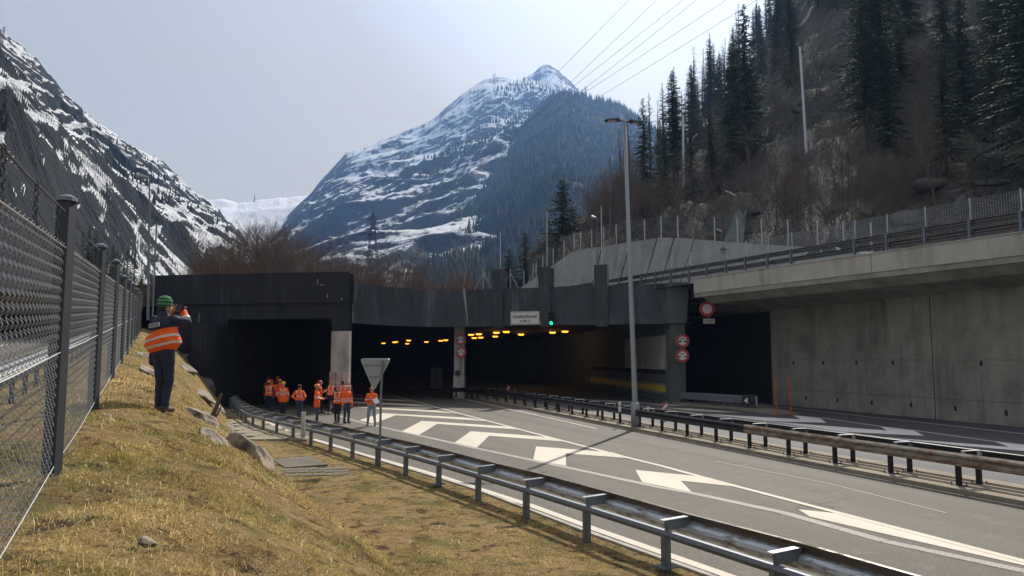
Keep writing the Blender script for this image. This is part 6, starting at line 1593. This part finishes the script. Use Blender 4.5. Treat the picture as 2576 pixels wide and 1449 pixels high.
        V, Fq = grow([ell((0, 0, 1.27), (.190, .135, .21)), cone((-.10, 0, z0 + .1), (.10, 0, z0 + .1), .128, .128), cone((-.13, -.01, 1.40), (.13, -.01, 1.40), .075, .075)], .013, .04, nk + below, noise_amp=.006); npmesh('vest', V, Fq, tm, t, True)
    elif c['top'] == 'split':      # navy sleeves and yoke over an orange blouson
        V, Fq = grow([ell((0, 0, 1.30), (.22, .16, .19)), ell((.02, 0, 1.10), (.255, .19, .19)), ell((-.10, 0, 1.05), (.22, .18, .17)), cone((-.12, -.01, 1.38), (.12, -.01, 1.38), .08, .08), cone((0, -.01, 1.42), (0, -.02, 1.50), .078, .075)], .011, .04, below, noise_amp=.014, seed=3); npmesh('jacket', V, Fq, tm, t, True)
        for (S_, E_, W_) in arms:
            mid = tuple(np.array(E_) * .78 + np.array(S_) * .22)
            V, Fq = grow([cone(S_, E_, .080, .066), cone(E_, tuple(np.array(E_) * .7 + np.array(W_) * .3), .066, .060)], .011, .03, noise_amp=.010, seed=5); npmesh('sleeve', V, Fq, m_navysl, t, True)
            V, Fq = grow([cone(tuple(np.array(E_) * .62 + np.array(W_) * .38), tuple(np.array(W_) * .95 + np.array(E_) * .05), .062, .050)], .011, .03, noise_amp=.008, seed=6); sc = npmesh('sleeve_cuff', V, Fq, m_or_plain, t, True)
            b0 = np.array(E_) * .80 + np.array(W_) * .20; dd = np.array(W_) - np.array(E_); dd /= np.linalg.norm(dd); mb = MB(); mb.tube([b0, b0 + dd * .045], [.070, .069], 16); mb.build('reflective_band', m_silver, t, True)
    else:
        V, Fq = grow(tor + slv, .013, .04, below, noise_amp=.009, seed=sum(pos) % 7); npmesh('jacket', V, Fq, tm, t, True)
        V, Fq = grow([cone((0, -.02, 1.455), (0, -.02, 1.50), .082, .086)], .011, .01, [cone((0, -.01, 1.49), (0, -.01, 1.60), .068, .07)]); npmesh('collar', V, Fq, m_or_plain, t, True)
    # trousers and shoes
    tr = [cone((-.07, 0, .93), (.07, 0, .93), .115, .115)]
    for h_, k_, a_ in L_: tr += [cone((h_[0], h_[1], .88), k_, .098, .070), cone(k_, (a_[0], a_[1], a_[2] + .0), .068, .052)]
    V, Fq = grow(tr, .013, .022, noise_amp=.010, seed=2.2); npmesh('trousers', V, Fq, c['pants'] or m_navy, t, True)
    for h_, k_, a_ in L_:
        lf_ = a_[2] - .10
        V, Fq = grow([cone((a_[0], a_[1] - .02, .05 + lf_), (a_[0], a_[1] + .15, .04 + lf_), .048, .040), cone((a_[0], a_[1], .06 + lf_), (a_[0], a_[1], .13 + lf_), .05, .050)], .010, .02, [(lambda P: P[..., 2] - .006 - lf_, None, None)]); npmesh('boot', V, Fq, c['shoes'] or m_boot, t, True)
    # head wear and hair
    hm = c['headmat']
    if c['hair'] is not None:
        V, Fq = grow([ell(HR(0, -.018, hz_ + .045), (.086, .098, .093), rt), ell(HR(0, -.05, hz_ - .02), (.072, .055, .07), rt)], .009, .02, [ell(HR(0, .085, hz_ - .03), (.075, .075, .10), rt)], noise_amp=.004); npmesh('hair', V, Fq, c['hair'], t, True)
    if c['head'] == 'helmet':
        V, Fq = grow([ell(HR(0, -.01, hz_ + .075), (.108, .132, .105), rt), ell(HR(0, .02, hz_ + .045), (.118, .155, .016), rt)], .009, .012, [ell(HR(0, -.01, hz_ + .03), (.097, .12, .10), rt), (lambda P: P[..., 2] - (hz_ + .034), None, None)])
        hm_ = npmesh('helmet', V, Fq, hm, t, True)
        if c.get('badge'):
            p_ = HR(0, .125, hz_ + .10); mb = MB(); mb.disc(p_, HR(0, 1, .25), .032, .012, 14); mb.build('badge', m_white, t)
    elif c['head'] == 'beanie':
        V, Fq = grow([ell(HR(0, -.012, hz_ + .06), (.100, .112, .108), rt), ell(HR(0, -.02, hz_ + .01), (.096, .104, .04), rt)], .009, .015, [ell(HR(0, .10, hz_ - .035), (.08, .07, .07), rt)], noise_amp=.003); npmesh('beanie', V, Fq, hm, t, True)
    if c['beard']: V, Fq = grow([ell(HR(0, .055, hz_ - .085), (.052, .048, .045), rt)], .009, .01); npmesh('beard', V, Fq, m_hairb, t, True)
    if c['glasses']:
        mb = MB()
        for s in (-1, 1):
            q = [HR(s * .034 + .024 * math.cos(a * .785), .108, hz_ + .012 + .016 * math.sin(a * .785)) for a in range(9)]; mb.tube(q, .0028, 4, False)
        mb.tube([HR(-.012, .108, hz_ + .014), HR(.012, .108, hz_ + .014)], .0028, 4); mb.build('glasses', m_black, t)
    return t
m_or_plain = cloth('hivis_orange', OR); m_silver = plain('reflective_tape', (.66, .64, .62), .4)
m_navysl = plain('navy_sleeve', (.014, .018, .045), .8, var=.3, vscale=12, bmp=.005)
mt_photo = cloth('split_jacket', OR, bands=((1.12, .017), (1.01, .017)), yoke=(1.25, (.014, .018, .045)), tilt=-.22)
mt_a = cloth('hivis_jacket_two_bands', OR, bands=((1.20, .018), (1.11, .018)), braces=(.10, .145, 1.2))
mt_b = cloth('hivis_jacket_hem_band', OR, bands=((1.16, .020), (.93, .020)), braces=(.10, .14, 1.16))
mt_c = cloth('hivis_jacket_arm_bands', OR, bands=((1.16, .020), (1.24, .016)))
mt_v = cloth('hivis_vest_two_bands', OR, bands=((1.18, .022), (1.06, .022)), braces=(.10, .135, 1.18))
mt_v2 = cloth('hivis_vest_one_band', OR, bands=((1.13, .02),), braces=(.095, .14, 1.13))
mt_e = cloth('hivis_jacket_low_bands', OR, bands=((1.12, .020), (1.02, .020)))
def gp(px, py): p = G(px, py); return (p.x, p.y, 0.006)
FROM = math.pi          # facing the camera
# photographer on the bank
g0 = GE(405, 1037)
bs = None
m_beanie, nt_, b_, o_ = newmat('green_striped_wool')
tcn = N(nt_, 'ShaderNodeTexCoord'); w_ = N(nt_, 'ShaderNodeTexWave', wave_type='BANDS', bands_direction='Z', i_Scale=6.0, i_Distortion=1.5, i_Detail=1.0); nt_.links.new(tcn.outputs['Object'], w_.inputs[0])
cc = mixc(nt_, ramp(nt_, w_.outputs['Fac'], .35, .6), (.02, .07, .12), (.10, .30, .05)); nt_.links.new(cc, b_.inputs['Base Color']); b_.inputs['Roughness'].default_value = .95; bump(nt_, b_, noise(nt_, 90, 2), .01)
ph = person('photographer on the grassy bank in green beanie and orange jacket, camera raised', (g0.x, g0.y, g0.z - .02), -.30, arms='camera', legs='close', top='split', topmat=mt_photo, pants=m_jeans_d, shoes=m_boot, head='beanie', headmat=m_beanie, hair=m_hairb, long=.87, turn=-.35, scale=.945)
mb = MB(); mb.box(-.14, -.185, 1.305, .06, -.178, 1.365); 
bd_ = mb.build('back_badge', m_white, ph); bd_.rotation_euler = (0, -.14, 0); bd_.location = (.225, -.040, .0)
text('ILF', .062, plain('badge_blue', (.02, .05, .22), .6), bd_, (-.095, -.188, 1.335), name='badge_text', sx=1.1)
text('BERATENDE', .022, plain('badge_grey', (.15, .17, .25), .6), bd_, (0.0, -.188, 1.348), name='badge_text'); text('INGENIEURE', .022, MATS['badge_grey'], bd_, (.0, -.188, 1.322), name='badge_text')
V_, F_ = grow([cone((-.20, .02, .86), (-.19, .0, .76), .07, .06)], .012, .03); npmesh('hip_pouch', V_, F_, m_navysl, ph, True)
c_ = thing('camera_body', 'small black camera held up to the eye by the photographer on the bank', 'camera', ph.matrix_basis @ Vector((.02, .20, 1.62)), -.65)
c_.location = Vector((g0.x, g0.y, g0.z - .02)) + Matrix.Rotation(-.30, 3, 'Z') @ Vector((.06, .24, 1.60)) * .945
mb = MB(); mb.box(-.07, -.03, -.045, .07, .03, .045); mb.build('case', m_black, c_); mb = MB(); mb.tube([(0, .03, 0), (0, .10, 0)], .032, 14); mb.build('lens', m_bootb, c_)
person('worker from behind in orange vest with dark sleeves, leftmost of the sunlit group', gp(675, 1040), 0.05, arms='away', top='vest', topmat=mt_v2, head='helmet', headmat=m_ho, hair=m_hairb, pants=m_navy, long=.92)
person('worker in red helmet mostly hidden behind the leftmost worker', gp(682, 1033), 0.0, arms='down', top='jacket', topmat=m_or_plain, head='helmet', headmat=m_hr, pants=m_navy)
person('worker from behind in yellow helmet and long orange coat with white back patch', gp(711, 1048), 0.0, arms='away', top='jacket', topmat=mt_a, head='helmet', headmat=m_hy, hair=m_hairg, pants=m_navy, long=.72, legs='close')
pt = [o for o in bpy.data.objects if o.get('label', '').startswith('worker from behind in yellow')][0]
mb = MB(); mb.box(-.045, -.152, 1.28, .045, -.142, 1.37); pb = mb.build('back_patch', m_white, pt); mb = MB(); mb.disc((0, -.153, 1.325), (0, -1, 0), .026, .003, 14, .014); mb.build('patch_emblem', MATS['badge_blue'], pb)
person('worker in orange helmet just peeking out left of the yellow helmet worker', gp(702, 1031), 0.0, top='jacket', topmat=m_or_plain, head='helmet', headmat=m_ho, pants=m_navy)
person('worker from behind in dark wool cap with elbows out, walking in jeans', gp(752, 1054), -.05, arms='hips', legs='step', top='jacket', topmat=mt_b, head='beanie', headmat=m_wool, pants=m_jeans, long=.90, scale=.98)
person('bearded worker in orange helmet and long orange coat facing right, hands before the belly', gp(796, 1065), -1.45, arms='front', legs='close', top='jacket', topmat=mt_c, head='helmet', headmat=m_ho, beard=True, pants=m_greyp, long=.72, skin=m_skin2, scale=1.03)
person('worker in dark red helmet half hidden behind the bearded one, holding up a black device', gp(803, 1041), -1.2, arms='phone', legs='step', top='jacket', topmat=m_or_plain, head='helmet', headmat=m_hr, pants=m_blackc, shoes=m_bootb)
q = G(812, 1041); c_ = thing('handheld_device', 'black handheld device held up beside the dark red helmet', 'device', (q.x, q.y - .1, 1.30)); mb = MB(); mb.box(-.06, -.05, -.09, .06, .05, .09); mb.build('case', m_black, c_); mb = MB(); mb.tube([(0, 0, -.09), (0, 0, -.2)], .02, 8); mb.build('handle', m_black, c_)
person('dark haired man in orange vest facing forward before the pale pillar', gp(832, 1039), FROM, arms='away', top='vest', topmat=mt_v, hair=m_hairb, pants=m_navy, long=.93)
person('person with glasses in orange vest and black trousers facing the camera', gp(848, 1065), FROM - .1, arms='down', legs='close', top='vest', topmat=mt_v, hair=m_hairb, glasses=True, pants=m_blackc, shoes=m_boot, long=.88, sweater=m_blackc, scale=1.0)
person('bald man in orange jacket and blue jeans standing right of the person with glasses', gp(871, 1065), FROM + .75, arms='down', legs='stand', top='jacket', topmat=mt_e, pants=m_jeans, shoes=m_bootb, long=.86, turn=-.6, scale=1.02)
person('dark haired person in orange vest seen from behind, left of the grey haired man', gp(861, 1039), .3, arms='down', top='vest', topmat=mt_v2, hair=m_hairb, pants=m_navy)
person('grey haired man in orange vest with dark sleeves behind the bald man', gp(874, 1036), FROM + .4, arms='down', top='vest', topmat=mt_v2, hair=m_hairg, pants=m_navy)
q = G(866, 1040); c_ = thing('bag', 'small bright orange bag hanging low between the person with glasses and the bald man', 'bag', (q.x, q.y, .42)); V_, F_ = grow([ell((0, 0, 0), (.14, .09, .13))], .015, .02, noise_amp=.015); npmesh('pouch', V_, F_, m_or_plain, c_, True); mb = MB(); mb.tube([(-.06, 0, .1), (-.03, 0, .3), (.03, 0, .3), (.06, 0, .1)], .01, 6); mb.build('strap', m_black, c_)
cl = person('man in red helmet, orange jacket and light jeans standing alone with a clipboard', gp(934, 1072), FROM + .1, arms='board', legs='wide', top='jacket', topmat=cloth('hivis_jacket_front', OR, bands=((1.20, .014), (.95, .02))), head='helmet', headmat=m_hr, badge=True, pants=m_jeans_l, shoes=m_bootb, long=.90, scale=1.0)
q = G(934, 1072); c_ = thing('clipboard', 'dark clipboard with white papers held by the man in the red helmet', 'clipboard', (q.x + .26, q.y - .33, 1.14), .3); c_.rotation_euler = (.9, -.55, .3)
mb = MB(); mb.box(-.13, -.16, -.004, .13, .16, .004); mb.build('board', m_black, c_); mb = MB(); mb.box(-.11, -.14, .006, .12, .155, .012); mb.build('paper', m_white, c_)
for i, (px, py, r_, lb) in enumerate([(581, 1015, .1, 'dim worker farthest left in the dark tunnel opening'), (613, 1016, -.1, 'dim worker second from the left in the dark tunnel opening'), (641, 1015, .2, 'dim worker third from the left in the dark tunnel opening'), (674, 1017, 0, 'dim worker in red jacket in the dark behind the leftmost sunlit workers'), (696, 1014, .1, 'dim worker in dull green with pale stripes inside the dark tunnel opening')]):
    person(lb, gp(px, py), r_, arms='down', top='jacket', topmat=mt_e if i != 4 else cloth('dull_green_jacket', (.10, .14, .05), bands=((1.12, .02), (1.02, .02))), head='helmet', headmat=m_hr if i != 4 else m_hy, pants=m_navy)
# ================================================================== CAR ON THE OVERPASS
def car(pos, rz, label):
    t = thing('parked_car', label, 'car', pos, rz); paintm = plain('pale_green_car_paint', (.42, .50, .48), .3, .2, var=.05); gl = plain('car_glass', (.02, .025, .03), .1)
    pr = [(-2.15, .35), (-2.2, .7), (-2.05, .95), (-1.75, 1.0), (-1.35, 1.42), (-.9, 1.5), (.3, 1.48), (.95, 1.02), (1.9, .88), (2.15, .7), (2.2, .35)]
    mb = MB(); n_ = len(pr); W_ = [.82, .86, .86, .86, .68, .64, .64, .84, .80, .78, .80]
    vs = [(x, -w, z) for (x, z), w in zip(pr, W_)] + [(x, w, z) for (x, z), w in zip(pr, W_)]
    mb.add(vs, [tuple(range(n_)), tuple(range(2 * n_ - 1, n_ - 1, -1))] + [(i, i + n_, (i + 1) % n_ + n_, (i + 1) % n_) for i in range(n_)]); mb.build('body', paintm, t)
    for s in (-1, 1):
        mb = MB(); mb.add([(-1.55, s * .80, 1.06), (.68, s * .80, 1.06), (.26, s * .68, 1.41), (-1.25, s * .69, 1.39), (-1.55, s * .83, 1.06), (.68, s * .83, 1.06), (.26, s * .71, 1.41), (-1.25, s * .72, 1.39)], [(0, 1, 2, 3), (7, 6, 5, 4), (0, 4, 5, 1), (1, 5, 6, 2), (2, 6, 7, 3), (3, 7, 4, 0)]); mb.build('side_window', gl, t)
        mb = MB(); mb.box(-.5, s * .76 - .06, 1.04, -.42, s * .76 + .06, 1.42); mb.build('window_pillar', paintm, t)
        for x in (-1.35, 1.35):
            mb = MB(); mb.disc((x, s * .70, .32), (0, s, 0), .32, .18, 22); w = mb.build('wheel', m_black, t); mb = MB(); mb.disc((x, s * .885, .32), (0, s, 0), .19, .01, 16); mb.build('rim', m_galv, w)
        mb = MB(); mb.box(-2.22, s * .65 - .12, .72, -2.12, s * .65 + .12, .90); mb.build('tail_light', m_red, t)
        mb = MB(); mb.box(2.08, s * .62 - .15, .66, 2.2, s * .62 + .15, .82); mb.build('headlight', m_white, t)
    mb = MB(); mb.add([(.36, -.60, 1.44), (.36, .60, 1.44), (.93, .76, 1.06), (.93, -.76, 1.06), (.38, -.60, 1.47), (.38, .60, 1.47), (.97, .76, 1.07), (.97, -.76, 1.07)], [(0, 1, 2, 3), (7, 6, 5, 4), (0, 4, 5, 1), (1, 5, 6, 2), (2, 6, 7, 3), (3, 7, 4, 0)]); mb.build('windscreen', gl, t)
    return t
p = D(2118, 905, 42.6); car((p.x, p.y, 8.0), math.atan2(bd.y, bd.x), 'pale green car on the overpass, seen behind the mesh railing')
